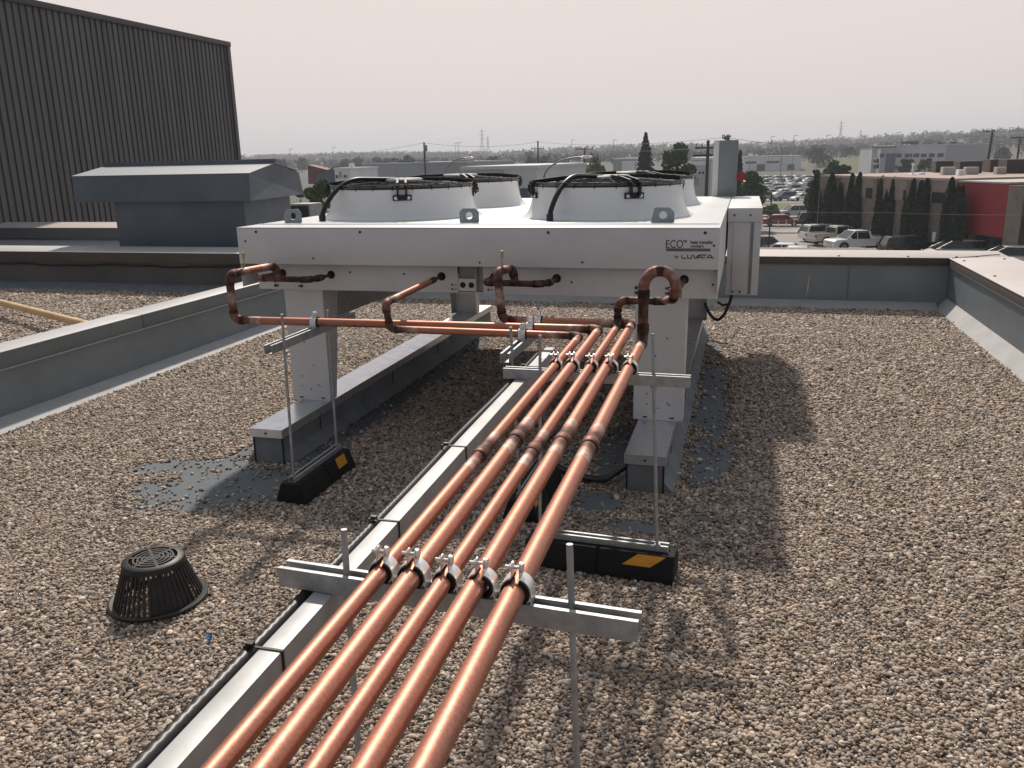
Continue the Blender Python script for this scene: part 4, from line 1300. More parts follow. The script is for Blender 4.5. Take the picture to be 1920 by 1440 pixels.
def smoothpath(q, n=8):
    out = []
    q = [Vector(x) for x in q]; q = [q[0]] + q + [q[-1]]
    for i in range(1, len(q) - 2):
        for k in range(n):
            t = k / n
            out.append(.5 * ((2 * q[i]) + (-q[i - 1] + q[i + 1]) * t + (2 * q[i - 1] - 5 * q[i] + 4 * q[i + 1] - q[i + 2]) * t * t + (-q[i - 1] + 3 * q[i] - 3 * q[i + 1] + q[i + 2]) * t ** 3))
    out.append(q[-2]); return out
# black cables lying under the run
m = MB()
for dz, off in ((0, 0), (.012, .035)):
    m.tube(smoothpath([(-.50, 4.02 + off, .09), (-.62, 3.93 + off, .035), (-.78, 3.98 + off, .03), (-.95, 4.15 + off, .03), (-1.05, 4.5, .025), (-.9, 5.0, .025)]), .012, 8)
tag(m.build('cable_pair', blackp), 'two black cables curving over the gravel beside the right curb', 'cable')

# ================================================================== DRAIN DOME
def drain():
    cx, cy = -2.077, 2.43
    e = empty('roof_drain', 'black slotted plastic dome over the roof drain', 'roof drain', (cx, cy, 0))
    H, rb, rt = .168, .150, .108
    z0 = .012
    m = MB(); m.lathe([(.158, .006), (.178, .006), (.178, .014), (.172, .018), (.158, .016)], (cx, cy, z0 - .004), 56, True)
    put(m.build('base_ring', drainp), e)
    m = MB(); n = 46
    for k in range(n):
        a = 2 * math.pi * k / n; c_, s_ = math.cos(a), math.sin(a); t_ = Vector((-s_, c_, 0)) * .0046
        p0 = Vector((cx + c_ * .160, cy + s_ * .160, z0 + .008)); p1 = Vector((cx + c_ * rt, cy + s_ * rt, z0 + H - .008)); d = Vector((c_, s_, 0)) * .005
        m.add([p0 - t_, p0 + t_, p0 + t_ - d, p0 - t_ - d, p1 - t_, p1 + t_, p1 + t_ - d, p1 - t_ - d],
              [(0, 1, 5, 4), (2, 3, 7, 6), (1, 2, 6, 5), (3, 0, 4, 7), (4, 5, 6, 7), (0, 3, 2, 1)])
    # solid panel on the far right quarter
    a0, a1 = R(-62), R(-2)
    vs = []; fs = []
    for k in range(9):
        a = a0 + (a1 - a0) * k / 8; c_, s_ = math.cos(a), math.sin(a)
        vs += [(cx + c_ * .156, cy + s_ * .156, z0 + .01), (cx + c_ * (rt + .006), cy + s_ * (rt + .006), z0 + H * .80)]
    for k in range(8): fs.append((2 * k, 2 * k + 2, 2 * k + 3, 2 * k + 1))
    m.add(vs, fs)
    put(m.build('side_bars', drainp, smooth=False), e)
    m = MB(); zt = z0 + H
    m.lathe([(rt + .006, -.020), (rt + .004, -.006), (rt, .0), (.086, .003), (.086, -.004), (rt - .002, -.008), (rt + .001, -.020)], (cx, cy, zt), 56, True)
    for r0 in (.070, .054, .038, .022):
        m.lathe([(r0 - .0035, -.003), (r0 + .0035, -.003), (r0 + .0035, .003), (r0 - .0035, .003)], (cx, cy, zt), 40, True)
    m.lathe([(0.0, .003), (.012, .003), (.012, -.003), (0.0, -.003)], (cx, cy, zt), 20)
    for k in range(6):
        a = k * math.pi / 3 + .3
        M_ = Matrix.Translation((cx, cy, zt)) @ Matrix.Rotation(a, 4, 'Z'); m.box(.01, .09, -.005, .005, -.0025, .0025, M_)
    put(m.build('slotted_lid', drainp, ang=50), e)
drain()
q = gp(390, 1205)
m = MB(); m.add([(q.x - .012, q.y, .012), (q.x + .010, q.y - .004, .010), (q.x + .014, q.y + .01, .02), (q.x + .002, q.y + .016, .026), (q.x - .010, q.y + .012, .018)], [(0, 1, 2, 3, 4), (4, 3, 2, 1, 0)])
m.box(q.x - .004, q.x + .006, q.y, q.y + .01, .004, .016)
tag(m.build('blue_scrap', bluem), 'small scrap of blue plastic lying on the gravel by the drain dome', 'litter')
q = gp(1757, 1249, .012)
m = MB(); m.tube([(q.x - .07, q.y - .004, .012), (q.x, q.y, .014), (q.x + .065, q.y + .008, .012)], .0022, 6)
tag(m.build('dry_stalk', strawm), 'dry straw coloured stalk lying on the gravel at the right', 'stalk')
# ================================================================== BACKGROUND
def G(px, py): return gp(px, py, GZ)
# ---------- vehicles (front towards +x, wheels on z = 0)
PAINT = {}
def paint(nm, c, metal=.0):
    if nm not in PAINT: PAINT[nm] = mat('paint_' + nm, c, .25, metal, var=.03, coat=.6)
    return PAINT[nm]
paint('white', (.84, .84, .83)); paint('silver', (.42, .43, .44), .4); paint('black', (.014, .014, .015)); paint('red', (.36, .035, .03))
paint('grey', (.16, .165, .17), .4); paint('navy', (.04, .055, .09)); paint('beige', (.60, .58, .53)); paint('maroon', (.16, .05, .045)); paint('blue', (.10, .14, .20), .2)
hl = mat('headlamp_glass', (.6, .6, .62), .1, var=.02); tl = mat('tail_lamp_red', (.30, .02, .02), .25, var=.02); chrome = mat('chrome_trim', (.55, .55, .56), .2, .9, var=.03)
SPEC = {
 'sedan': dict(L=4.75, W=1.82, low=[(0, .30), (-.02, .62), (.06, .92), (1.0, .98), (3.45, .94), (4.5, .74), (4.74, .58), (4.76, .28)], gh=[(.55, .95), (1.25, 1.40), (2.75, 1.42), (3.65, .93)], wh=(.88, 3.80), wr=.33),
 'suv': dict(L=4.8, W=1.9, low=[(0, .34), (-.03, .70), (.03, 1.05), (3.55, 1.08), (4.55, .95), (4.78, .76), (4.8, .32)], gh=[(.04, 1.04), (.32, 1.68), (2.95, 1.72), (3.72, 1.07)], wh=(.92, 3.86), wr=.37),
 'van': dict(L=5.1, W=1.98, low=[(0, .32), (-.02, .8), (.03, 1.16), (4.05, 1.14), (4.85, .88), (5.08, .66), (5.1, .3)], gh=[(.03, 1.10), (.25, 1.72), (3.2, 1.76), (4.45, 1.08)], wh=(.95, 4.05), wr=.36),
 'pickup': dict(L=5.85, W=2.0, low=[(0, .48), (-.03, .75), (0, 1.16), (2.16, 1.16), (2.16, 1.12), (4.45, 1.14), (5.62, 1.08), (5.84, .95), (5.85, .42)], gh=[(2.16, 1.10), (2.30, 1.82), (3.75, 1.84), (4.55, 1.12)], wh=(1.18, 4.82), wr=.42),
}
def body_mesh(S, m):
    W = S['W'] / 2
    low = S['low']; n = len(low)
    # three-ring loft: narrow sill/edge, full width in the middle
    rings = [(-W * .93, .985), (-W, 1), (W, 1), (W * .93, .985)]
    vs = []
    cx = S['L'] / 2
    for y, k in rings:
        for x, z in low: vs.append((cx + (x - cx) * (1 if k == 1 else .985), y, z if k == 1 else (z - .03 if z > .6 else z + .03)))
    fs = []
    for r in range(3):
        for i in range(n):
            j = (i + 1) % n
            fs.append((r * n + i, r * n + j, (r + 1) * n + j, (r + 1) * n + i))
    fs += [tuple(range(n)), tuple(range(4 * n - 1, 3 * n - 1, -1))]
    m.add(vs, fs)
def cabin(S, m, top=True, inset=.16, glass=True):
    W = S['W'] / 2 * .95; g = S['gh']; x0, x1, x2, x3 = g[0], g[1], g[2], g[3]
    Wt = W - inset
    vs = [(x0[0], -W, x0[1]), (x3[0], -W, x3[1]), (x2[0], -Wt, x2[1]), (x1[0], -Wt, x1[1]), (x0[0], W, x0[1]), (x3[0], W, x3[1]), (x2[0], Wt, x2[1]), (x1[0], Wt, x1[1])]
    m.add(vs, [(0, 1, 2, 3), (4, 7, 6, 5), (0, 3, 7, 4), (1, 5, 6, 2), (3, 2, 6, 7), (0, 4, 5, 1)])
def kind_has_pillar(S): return S['W'] < 1.95 or S['L'] > 5.5
def roofpanel(S, m, inset=.16):
    W = S['W'] / 2 * .95; g = S['gh']; Wt = W - inset + .035; x1, x2 = g[1], g[2]
    lo = .04 if S['gh'][1][1] < 1.5 else (.16 if 4.9 < S['L'] < 5.3 else .11)
    m.add([(x1[0] - .06, -Wt, x1[1] - lo), (x2[0] + .08, -Wt, x2[1] - lo), (x2[0] - .1, -Wt * .8, x2[1] + .05), (x1[0] + .12, -Wt * .8, x1[1] + .05),
           (x1[0] - .06, Wt, x1[1] - lo), (x2[0] + .08, Wt, x2[1] - lo), (x2[0] - .1, Wt * .8, x2[1] + .05), (x1[0] + .12, Wt * .8, x1[1] + .05)],
          [(0, 1, 2, 3), (4, 7, 6, 5), (0, 3, 7, 4), (1, 5, 6, 2), (3, 2, 6, 7)])
    # pillars
    x0, x3 = g[0], g[3]
    def pil(a, b__, w=.05):
        for s in (-1, 1):
            p = Vector((a[0], s * (W + .006), a[1])); q = Vector((b__[0], s * (W - inset + .012), b__[1]))
            m.add([p + Vector((-w, 0, 0)), p + Vector((w, 0, 0)), q + Vector((w, 0, 0)), q + Vector((-w, 0, 0)), p + Vector((-w, -s * .05, 0)), p + Vector((w, -s * .05, 0)), q + Vector((w, -s * .05, 0)), q + Vector((-w, -s * .05, 0))],
                  [(0, 1, 2, 3), (4, 7, 6, 5), (0, 3, 7, 4), (1, 5, 6, 2)])
    pil(x0, x1, .09); pil(x3, x2, .045)
    k = .56; xb = x0[0] + (x3[0] - x0[0]) * k
    zt = x1[1] + (x2[1] - x1[1]) * .5
    if x3[0] - x0[0] < 4 and kind_has_pillar(S): pil((xb, x0[1]), (xb + .03, zt), .035)
def wheel(m, x, y, r, w=.22):
    m.tube([(x, y - w / 2, r), (x, y + w / 2, r)], r, 18)
def make_vehicle(kind, col, label, name):
    S = SPEC[kind]; e = empty(name, label, {'sedan': 'car', 'suv': 'car', 'van': 'van', 'pickup': 'pickup truck'}[kind])
    m = MB(); body_mesh(S, m)
    if kind == 'pickup':
        pass
    roofpanel(S, m); m.build('body', PAINT[col], e, ang=28, bevel=.025)
    m = MB(); cabin(S, m); m.build('windows', glassm, e, ang=20)
    if kind == 'pickup':
        m = MB(); m.box(.10, 2.05, -.84, .84, 1.165, 1.172); m.build('cargo_bed', dark, e)
        m = MB(); m.box(.0, 2.15, -.99, -.86, 1.16, 1.25); m.box(.0, 2.15, .86, .99, 1.16, 1.25); m.box(-.03, .06, -.98, .98, 1.1, 1.24); m.build('bed_side', PAINT[col], e, bevel=.01)
    for x in S['wh']:
        for s in (-1, 1):
            y = s * (S['W'] / 2 - .10)
            m = MB(); wheel(m, x, y, S['wr']); w = m.build('wheel', tyre, e, ang=40)
            m = MB(); m.cyl((x, y + s * .105, S['wr']), (x, y + s * .122, S['wr']), S['wr'] * .62, 14); m.build('rim', hub, w)
            m = MB(); yy = s * (S['W'] / 2 + .002)
            pts = [(x + (S['wr'] + .07) * math.cos(math.pi * k / 10), S['wr'] + (S['wr'] + .07) * math.sin(math.pi * k / 10)) for k in range(11)]
            m.extr(pts, 'y', min(yy, yy + s * .012), max(yy, yy + s * .012)); m.build('wheel_arch', dark, e)
    L_ = S['L']; z = .72 if kind == 'sedan' else .86
    for s in (-1, 1):
        m = MB(); y0 = s * (S['W'] / 2 - .42); y1 = s * (S['W'] / 2 - .06)
        m.box(L_ - .10, L_ + .012, min(y0, y1), max(y0, y1), z - .12, z + .08); m.build('headlight', hl, e, bevel=.02)
        m = MB(); y0 = s * (S['W'] / 2 - .25); y1 = s * (S['W'] / 2 - .02)
        m.box(-.045, .06, min(y0, y1), max(y0, y1), z - .02, z + .22); m.build('tail_light', tl, e, bevel=.02)
        m = MB(); xm = S['gh'][3][0] - .35
        m.box(xm, xm + .16, min(s * (S['W'] / 2 - .02), s * (S['W'] / 2 + .18)), max(s * (S['W'] / 2 - .02), s * (S['W'] / 2 + .18)), S['gh'][3][1] + .02, S['gh'][3][1] + .17); m.build('wing_mirror', PAINT[col], e, bevel=.02)
    m = MB(); m.box(L_ - .04, L_ + .02, -.62, .62, z - .30, z + .02); m.build('grille', dark if kind != 'pickup' else chrome, e, bevel=.01)
    m = MB(); m.box(L_ - .05, L_ + .035, -.85, .85, .38, .52); m.build('front_bumper', PAINT[col] if kind != 'pickup' else chrome, e, bevel=.02)
    m = MB(); m.box(-.06, .03, -.85, .85, .42, .58); m.build('rear_bumper', PAINT[col] if kind != 'pickup' else chrome, e, bevel=.02)
    return e
def stand(e, px, py, deg):
    g = G(px, py); L_ = 2.4
    a = R(deg); e.location = (g.x - math.cos(a) * L_, g.y - math.sin(a) * L_, GZ + .03); e.rotation_euler = (0, 0, a)
near = [
 ('suv', 'white', 1543, 452, 28, 'white estate car parked behind the cream pickup, its rear to the left', 'parked_car'),
 ('pickup', 'beige', 1560, 459, 27, 'cream white pickup truck seen from behind next to the estate car', 'pickup_truck'),
 ('pickup', 'white', 1617, 469, 203, 'bright white crew cab pickup truck facing left in the middle of the lot', 'pickup_truck'),
 ('suv', 'black', 1704, 480, 14, 'black sport utility car with its tail lights to the left', 'parked_car'),
 ('pickup', 'black', 1757, 479, 12, 'black pickup truck between the black car and the white minivan', 'pickup_truck'),
 ('van', 'white', 1796, 491, 184, 'white minivan with long dark side windows facing left', 'parked_van'),
 ('van', 'white', 1897, 506, 180, 'large white van cut off by the right edge of the picture', 'parked_van'),
 ('suv', 'grey', 1434, 479, 4, 'grey car half hidden behind the white cabinet at the lot edge', 'parked_car'),
 ('sedan', 'white', 1462, 488, 176, 'white car with dark windows just above the rear parapet', 'parked_car'),
 ('sedan', 'white', 1485, 495, 178, 'white car of which only the roof shows above the parapet', 'parked_car'),
 ('suv', 'silver', 1489, 408, 200, 'silver sport utility car parked beyond the red sedan', 'parked_car'),
 ('sedan', 'red', 1466, 424, 2, 'bright red sedan parked in front of the silver car by the railing', 'parked_car'),
 ('sedan', 'red', 1444, 406, 8, 'red car partly hidden behind a shrub at the cabinet edge', 'parked_car'),
 ('suv', 'black', 1533, 424, 5, 'dark car nose showing beside the leftmost column tree', 'parked_car'),
 ('sedan', 'white', 524, 394, 95, 'single white car parked beyond the lower roof at the left', 'parked_car'),
]
for k, c_, px, py, dg, lb, nm in near:
    e = make_vehicle(k, c_, lb, nm); stand(e, px, py, dg)

# rows of stock in the big lot
def simple_car(kind, col):
    S = SPEC[kind]; m = MB(); m.cur = 0; body_mesh(S, m); roofpanel(S, m)
    m.cur = 1; cabin(S, m)
    m.cur = 2
    for x in S['wh']:
        for s in (-1, 1): m.tube([(x, s * (S['W'] / 2 - .2), S['wr']), (x, s * (S['W'] / 2 + .01), S['wr'])], S['wr'], 10)
    o = m.build('stock_car', [PAINT[col], glassm, tyre], ang=28)
    return o
cols = ['white', 'silver', 'white', 'grey', 'silver', 'white', 'black', 'white', 'navy', 'silver', 'maroon', 'blue']
protos = []
for i in range(12):
    k = ('sedan', 'suv', 'sedan', 'suv', 'pickup')[i % 5]
    protos.append((k, cols[i], simple_car(k, cols[i])))
desc = {'sedan': 'low car', 'suv': 'tall car', 'pickup': 'pickup truck'}
used = set(); rr = random.Random(3); cnt = 0
rows = [(176, 0), (183, 1), (196, 2), (202, 2), (215, 2), (221, 2), (234, 2), (240, 2), (253, 2), (259, 2), (272, 2), (279, 2), (292, 2)]
for ri, (Y, t_) in enumerate(rows):
    xa = .020 * Y - 3; xb = .135 * Y + (0 if Y < 245 else (Y - 240) * .9)
    x = xa
    while x < xb:
        if rr.random() < .93 and not (ri == 1 and 9 < x < 12):
            i = rr.choice([0, 1, 0, 9, 5, 3, 7, 11]) if ri < 2 else rr.choice([0, 0, 1, 2, 3, 4, 5, 7, 7, 9, 2, 0, 5, 2])
            k, c_, p = protos[i]
            if i in used:
                o = p.copy(); COL.objects.link(o)
            else:
                o = p; used.add(i)
            a = R((205 if ri % 2 else 212) + rr.uniform(-3, 3))
            o.location = (x, Y + rr.uniform(-.3, .3), max(hz(x, Y), GZ) + .03)
            o.rotation_euler = (0, 0, a)
            tag(o, f'{c_} {desc[k]} parked in the packed rows of the dealer lot', 'car', 'cars in the packed dealer lot')
            cnt += 1
        x += 3.0 if t_ < 2 else 2.9
print('stock cars', cnt)
for i, p in enumerate(protos):
    if i not in used: bpy.data.objects.remove(p[2])

# ---------- buildings
def bld(name, label, px0, px1, pyt, pyb, Y, depth, wallm, roofm=None, cat='building', windows=(), extra=(), yaw=0):
    a = at(px0, pyt, Y); b__ = at(px1, pyt, Y); zb = min(at(px0, pyb, Y).z, hz(a.x, Y))
    e = empty(name, label, cat, (a.x, Y, zb))
    W = b__.x - a.x; H = a.z - zb
    def Q(o): o.parent = e; return o
    m = MB(); m.box(0, W, 0, depth, -.5, H); wl = Q(m.build('wall', wallm, smooth=False))
    m = MB(); m.box(-.15, W + .15, -.15, depth + .15, H + .005, H + .35 if Y > 60 else H + .12); Q(m.build('roof', roofm or wallm, smooth=False))
    for (x0, y0, x1, y1, mt, nm) in windows:
        p, q = at(x0, y0, Y - .05), at(x1, y1, Y - .05)
        m = MB(); m.box(p.x - a.x, q.x - a.x, -.07, -.01, q.z - zb, p.z - zb)
        Q(m.build(nm, mt, smooth=False))
    for (x0, y0, x1, y1, d0, d1, mt, nm) in extra:
        p, q = at(x0, y0, Y + d0), at(x1, y1, Y + d0)
        m = MB(); m.box(p.x - a.x, q.x - a.x, d0, d1, H + .36 if q.z - zb < H + .5 else q.z - zb, p.z - zb)
        Q(m.build(nm, mt, bevel=.05, smooth=False))
    return e
lg = mat('light_grey_panel', (.50, .52, .54), .7, var=.05, vscale=.2); mg = mat('mid_grey_panel', (.34, .36, .38), .7, var=.05, vscale=.2)
wh = mat('white_stucco', (.78, .79, .81), .7, var=.05, vscale=.2); dk = mat('dark_panel', (.055, .057, .062), .6, var=.1, vscale=.3)
tan = mat('tan_brick', (.17, .145, .125), .9, var=.16, vscale=2.5, bump=.1); tan2 = mat('pale_tan_band', (.25, .215, .185), .9, var=.1, vscale=1.5)
redw = mat('red_ribbed_cladding', (.27, .018, .028), .6, var=.06, vscale=1.2, stretch=(12, 12, .1)); redb = mat('brick_red_panel', (.15, .025, .025), .7); blu = mat('slate_blue_panel', (.07, .09, .13), .7)
roofp = mat('pinkish_flat_roof', (.42, .33, .28), .9, var=.12, vscale=.3)
olive = mat('olive_wall', (.16, .17, .09), .8, var=.1, vscale=.2)
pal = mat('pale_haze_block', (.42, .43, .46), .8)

bld('warehouse', 'long grey warehouse with black rooftop units behind the left fans', 680, 876, 309, 335, 190, 40, mg, lg,
    windows=[(736, 309, 737.5, 335, lg, 'panel_joint'), (800, 309, 801, 335, lg, 'panel_joint')],
    extra=[(705, 302.5, 728, 309, 6, 12, dk, 'rooftop_unit'), (745, 301, 783, 309, 6, 14, dk, 'rooftop_unit'), (778, 303, 780, 309, 2, 3, wh, 'vent_pipe'), (853, 300.5, 875, 308, 8, 14, dk, 'rooftop_unit')])
bld('low_warehouse', 'low pale blue warehouse with dark base seen between the fans', 866, 1006, 318.5, 372, 92, 30, lg, lg,
    windows=[(868, 320, 946, 372, mg, 'wall_panel'), (975, 353, 1006, 372, blu, 'dark_base'), (894, 325, 907, 331, dk, 'window')],
    extra=[(936, 312, 948, 318, 6, 9, wh, 'rooftop_unit'), (950, 312, 960, 318, 6, 9, dk, 'rooftop_unit')])
bld('shop_building', 'small white shop with an orange sign beside the slate blue building', 627, 656, 318, 338, 165, 14, wh, wh,
    windows=[(635, 322, 641, 333, mat('orange_sign', (.75, .22, .12), .5), 'sign'), (629, 328, 634, 334, dk, 'window'), (644, 328, 650, 333, dk, 'window')],
    extra=[(654, 306, 658, 318, 1, 3, wh, 'chimney')])
bld('green_wall_building', 'low olive green building beyond the utility poles', 1036, 1096, 311, 330, 210, 20, olive, wh,
    windows=[(1052 + 8 * i, 314, 1055 + 8 * i, 320, wh, 'column') for i in range(5)])
bld('low_building', 'low grey and white building left of the spruce', 1150, 1192, 299, 325, 265, 20, mg, wh, windows=[(1166, 302, 1190, 325, wh, 'white_wall')])
bld('pole_yard_building', 'pale building behind the double crossarm pole', 1297, 1334, 300, 350, 135, 20, lg, wh,
    windows=[(1298, 302, 1330, 309, wh, 'upper_wall'), (1310, 322, 1314, 326, dk, 'window'), (1316, 322, 1320, 326, dk, 'window'), (1300, 332, 1310, 348, mg, 'bay_door')])
bld('dealership_building', 'wide white dealership with dark bay doors behind the packed lot', 1394, 1503, 295, 322, 385, 30, wh, lg,
    windows=[(1398, 303, 1418, 306.5, dk, 'window_band'), (1437, 302, 1461, 305.5, dk, 'window_band'), (1419, 308, 1434, 321, dk, 'bay_door'), (1477, 308, 1489, 318, dk, 'bay_door'), (1463, 296, 1464, 320, lg, 'panel_joint')],
    extra=[(1404, 288, 1412, 295, 8, 16, wh, 'rooftop_unit'), (1416, 290, 1421, 295, 8, 14, wh, 'rooftop_unit')])
bld('office_building', 'two storey grey office building with a row of dark windows', 1679, 1853, 274, 330, 285, 45, lg, lg,
    windows=[(1681 + 0, 288, 1690, 295, dk, 'window'), (1697, 288, 1705, 295, dk, 'window'), (1706.5, 288, 1710, 295, dk, 'window'), (1713, 288, 1723, 295, dk, 'window'), (1727, 288, 1737, 295, dk, 'window'), (1742, 287.5, 1752, 294.5, dk, 'window'), (1758, 287.5, 1769, 294.5, dk, 'window'), (1775, 272, 1853, 330, mg, 'side_wall'), (1678, 311, 1688, 317, dk, 'window')],
    extra=[(1690, 265, 1722, 274, 10, 20, dk, 'rooftop_unit'), (1757, 267, 1770, 272, 10, 16, dk, 'rooftop_unit'), (1782, 266, 1793, 271, 8, 14, dk, 'rooftop_unit'), (1797, 268, 1808, 271, 8, 14, dk, 'rooftop_unit'), (1695, 270, 1698, 275, 2, 3, wh, 'vent_pipe'), (1703, 270, 1706, 275, 2, 3, wh, 'vent_pipe')])
bld('glass_office', 'darker glazed wing joined to the left of the grey office building', 1636, 1679, 277, 330, 283, 30, mg, dk,
    windows=[(1650, 288, 1658, 295, dk, 'window'), (1662, 288, 1676, 330, blu, 'glazed_wall'), (1638, 296, 1648, 298, wh, 'balcony'), (1638, 306, 1648, 308, wh, 'balcony'), (1638, 299, 1648, 305, dk, 'window'), (1638, 309, 1648, 316, dk, 'window'), (1646, 280, 1647.5, 330, wh, 'column')])
# wedge shaped red and slate building
e = empty('wedge_building', 'red wedge roofed building joined to a slate blue wing', 'building', tuple(at(577, 330, 168)))
def quadbox(e, nm, mt, pts, Y, d):
    P0 = [at(x, y, Y) for x, y in pts]; P1 = [p + Vector((0, d, 0)) for p in P0]
    m = MB(); n = len(pts); m.add(P0 + P1, [tuple(range(n)), tuple(range(2 * n - 1, n - 1, -1))] + [(i, (i + 1) % n, n + (i + 1) % n, n + i) for i in range(n)])
    return put(m.build(nm, mt, smooth=False), e)
quadbox(e, 'red_wing', redb, [(577, 309), (578, 345), (626, 345), (612, 318)], 168, 3)
quadbox(e, 'slate_wing', blu, [(592, 330), (592, 370), (627, 370), (627, 312), (612, 320)], 166, 1.9)
quadbox(e, 'vent_pipe', wh, [(599, 304), (599, 318), (602, 318), (602, 304)], 175, 1)
# blocks on the far left skyline
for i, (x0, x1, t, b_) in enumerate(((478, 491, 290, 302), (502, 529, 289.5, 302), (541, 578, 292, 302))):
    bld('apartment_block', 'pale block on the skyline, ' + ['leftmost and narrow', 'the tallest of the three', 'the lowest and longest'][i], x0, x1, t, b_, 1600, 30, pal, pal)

# adjacent lower roof with its air conditioner
a = at(470, 393, 46); b__ = at(700, 393, 46)
e = empty('lower_wing', 'lower flat roofed wing with pink gravel beyond the roof vent', 'building', (a.x, 30, GZ))
zt = a.z; x0_, x1_ = a.x - 10, b__.x
m = MB(); m.box(x0_, x1_, 18, 46, GZ, zt - .25); put(m.build('wall', mat('pink_render', (.30, .22, .20), .8), smooth=False), e)
m = MB(); m.box(x0_, x1_, 18.2, 45.8, zt - .245, zt - .2); put(m.build('roof', roofp, smooth=False), e)
m = MB(); m.box(x0_, x1_, 45.8, 46.1, zt - .4, zt); m.box(x0_, x1_, 18, 18.2, zt - .4, zt); put(m.build('coping', coping, smooth=False), e)
p = at(545, 411, 36); q = at(581, 382, 36)
m = MB(); m.box(p.x, q.x, 36, 37.2, zt - .19, q.z); o = m.build('air_conditioner', mat('ac_casing', (.3, .3, .29), .6), bevel=.03)
tag(o, 'boxy rooftop air conditioner with a dark grille on the lower roof', 'air conditioner')
m = MB(); m.box(p.x + .08, q.x - .1, 35.97, 35.995, zt - .1, q.z - .09); m.build('grille', dark, o)

# tan and red building (long wall running towards the camera on the right)
P1 = at(1541, 326, 98); P2 = at(1797, 336, 79); P3 = at(1893, 346, 73.5)
zr = P2.z
e = empty('tan_building', 'tan brick building behind the column trees', 'building', (P1.x, P1.y, GZ))
def wallseg(nm, A, B, z0, z1, mt, thick=.4, off=0.0, e_=None):
    d = Vector((B[0] - A[0], B[1] - A[1], 0)).normalized(); nrm = Vector((-d.y, d.x, 0))
    a0 = Vector((A[0], A[1], 0)) + nrm * off; b0 = Vector((B[0], B[1], 0)) + nrm * off
    m = MB(); vs = [a0 + Vector((0, 0, z0)), b0 + Vector((0, 0, z0)), b0 + nrm * thick + Vector((0, 0, z0)), a0 + nrm * thick + Vector((0, 0, z0))]
    vs += [v + Vector((0, 0, z1 - z0)) for v in vs]
    m.add(vs, [(0, 1, 5, 4), (1, 2, 6, 5), (2, 3, 7, 6), (3, 0, 4, 7), (4, 5, 6, 7), (0, 3, 2, 1)])
    return put(m.build(nm, mt, smooth=False), e_ or e)
T = lambda t: (P1.x + (P2.x - P1.x) * t, P1.y + (P2.y - P1.y) * t)
ddir = Vector((P2.x - P1.x, P2.y - P1.y, 0)).normalized(); nn = Vector((-ddir.y, ddir.x, 0))
wallseg('wall', T(0), T(1), GZ, zr - .15, tan, 30)
wallseg('upper_band', T(0), T(1), zr - 2.0, zr - .16, tan2, .06, -.065)
wallseg('roof', T(-.006), T(1.004), zr - .145, zr + .06, roofp, 30.2, -.12)
for t0, t1 in ((.125, .137), (.29, .302), (.455, .467), (.60, .612)):
    pass
def tpx(px):
    d = wdir(px, 400); k = d[0] / d[1]
    return (P1.x - k * P1.y) / (k * (P2.y - P1.y) - (P2.x - P1.x))
for x0_, x1_, y0_, y1_ in ((1588, 1594, 351, 368), (1622, 1634, 352, 371), (1692, 1704, 356, 376), (1746, 1771, 360, 380)):
    ta, tb = tpx(x0_), tpx(x1_); Yw = T(ta)[1]
    wallseg('window', T(ta), T(tb), at(x0_, y1_, Yw).z, at(x0_, y0_, Yw).z, mat('shaded_pane', (.012, .012, .013), .5, spec=.2), .05, -.125)
wallseg('door', T(.885), T(.905), GZ, GZ + 2.1, wh, .05, -.06)
for t in (.15, .31, .46, .70): wallseg('pilaster', T(t), T(t + .03), GZ, zr - .16, tan, .25, -.26)
# rooftop things on the tan building
def rooft(nm, lb, cat, px, pyt, pyb, w, d, Y, mt, wm=None):
    a = at(px, pyt, Y); c = at(px + w, pyt, Y)
    z0 = zr + .065
    m = MB(); m.box(a.x, c.x, Y, Y + d, z0, a.z); o = m.build(nm, mt, bevel=.03, smooth=False); tag(o, lb, cat); return o
brn = mat('brown_screen', (.065, .05, .045), .8, var=.2, vscale=1.5)
rooft('equipment_screen', 'dark brown equipment screen on the tan roof, left one', 'screen', 1756, 302, 312, 44, 2.5, 100, brn)
rooft('equipment_screen', 'brown equipment screen with pale pipes on the tan roof', 'screen', 1801, 302.5, 317, 42, 3, 95, brn)
rooft('equipment_screen', 'brown equipment screen at the right end behind the pole', 'screen', 1858, 299, 318, 31, 3, 98, brn)
rooft('equipment_screen', 'tall brown screen cut off by the right picture edge', 'screen', 1889, 299, 322, 50, 3, 92, brn)
for i, (px, w, lb) in enumerate(((1769, 24, 'low pale duct under the left brown screen'), (1812, 24, 'low pale duct under the middle brown screen'), (1870, 18, 'low pale duct under the right brown screen'))):
    rooft('roof_duct', lb, 'duct', px, 313.5, 322, w, 1.2, 90, mat('pale_duct', (.40, .38, .36), .6))
rooft('skylight', 'white skylight box on the tan roof', 'skylight', 1798, 318.5, 324, 11, 1.2, 88, wh)
a = at(1711, 321, 92)
m = MB(); m.lathe([(0, 1.15), (.10, 1.15), (.16, 1.0), (.09, .85), (.09, .12), (.42, .05), (.42, .0)], (a.x, 92, zr + .066), 14); tag(m.build('roof_exhaust', wh), 'small white exhaust stack on the tan roof', 'vent')
a = at(1728, 321, 93)
m = MB(); m.lathe([(0, .25), (.3, .2), (.42, .0)], (a.x, 93, zr + .066), 14); tag(m.build('roof_cowl', wh), 'low white cowl beside the exhaust stack', 'vent')
for i in range(7):
    a = at(1835 + i * 4.5, 319, 91 + (i % 3) * 1.5)
m = MB()
P4 = (P2.x, P2.y)
q0 = at(1797, 335, 79.2); q1 = at(1895, 322, 88)
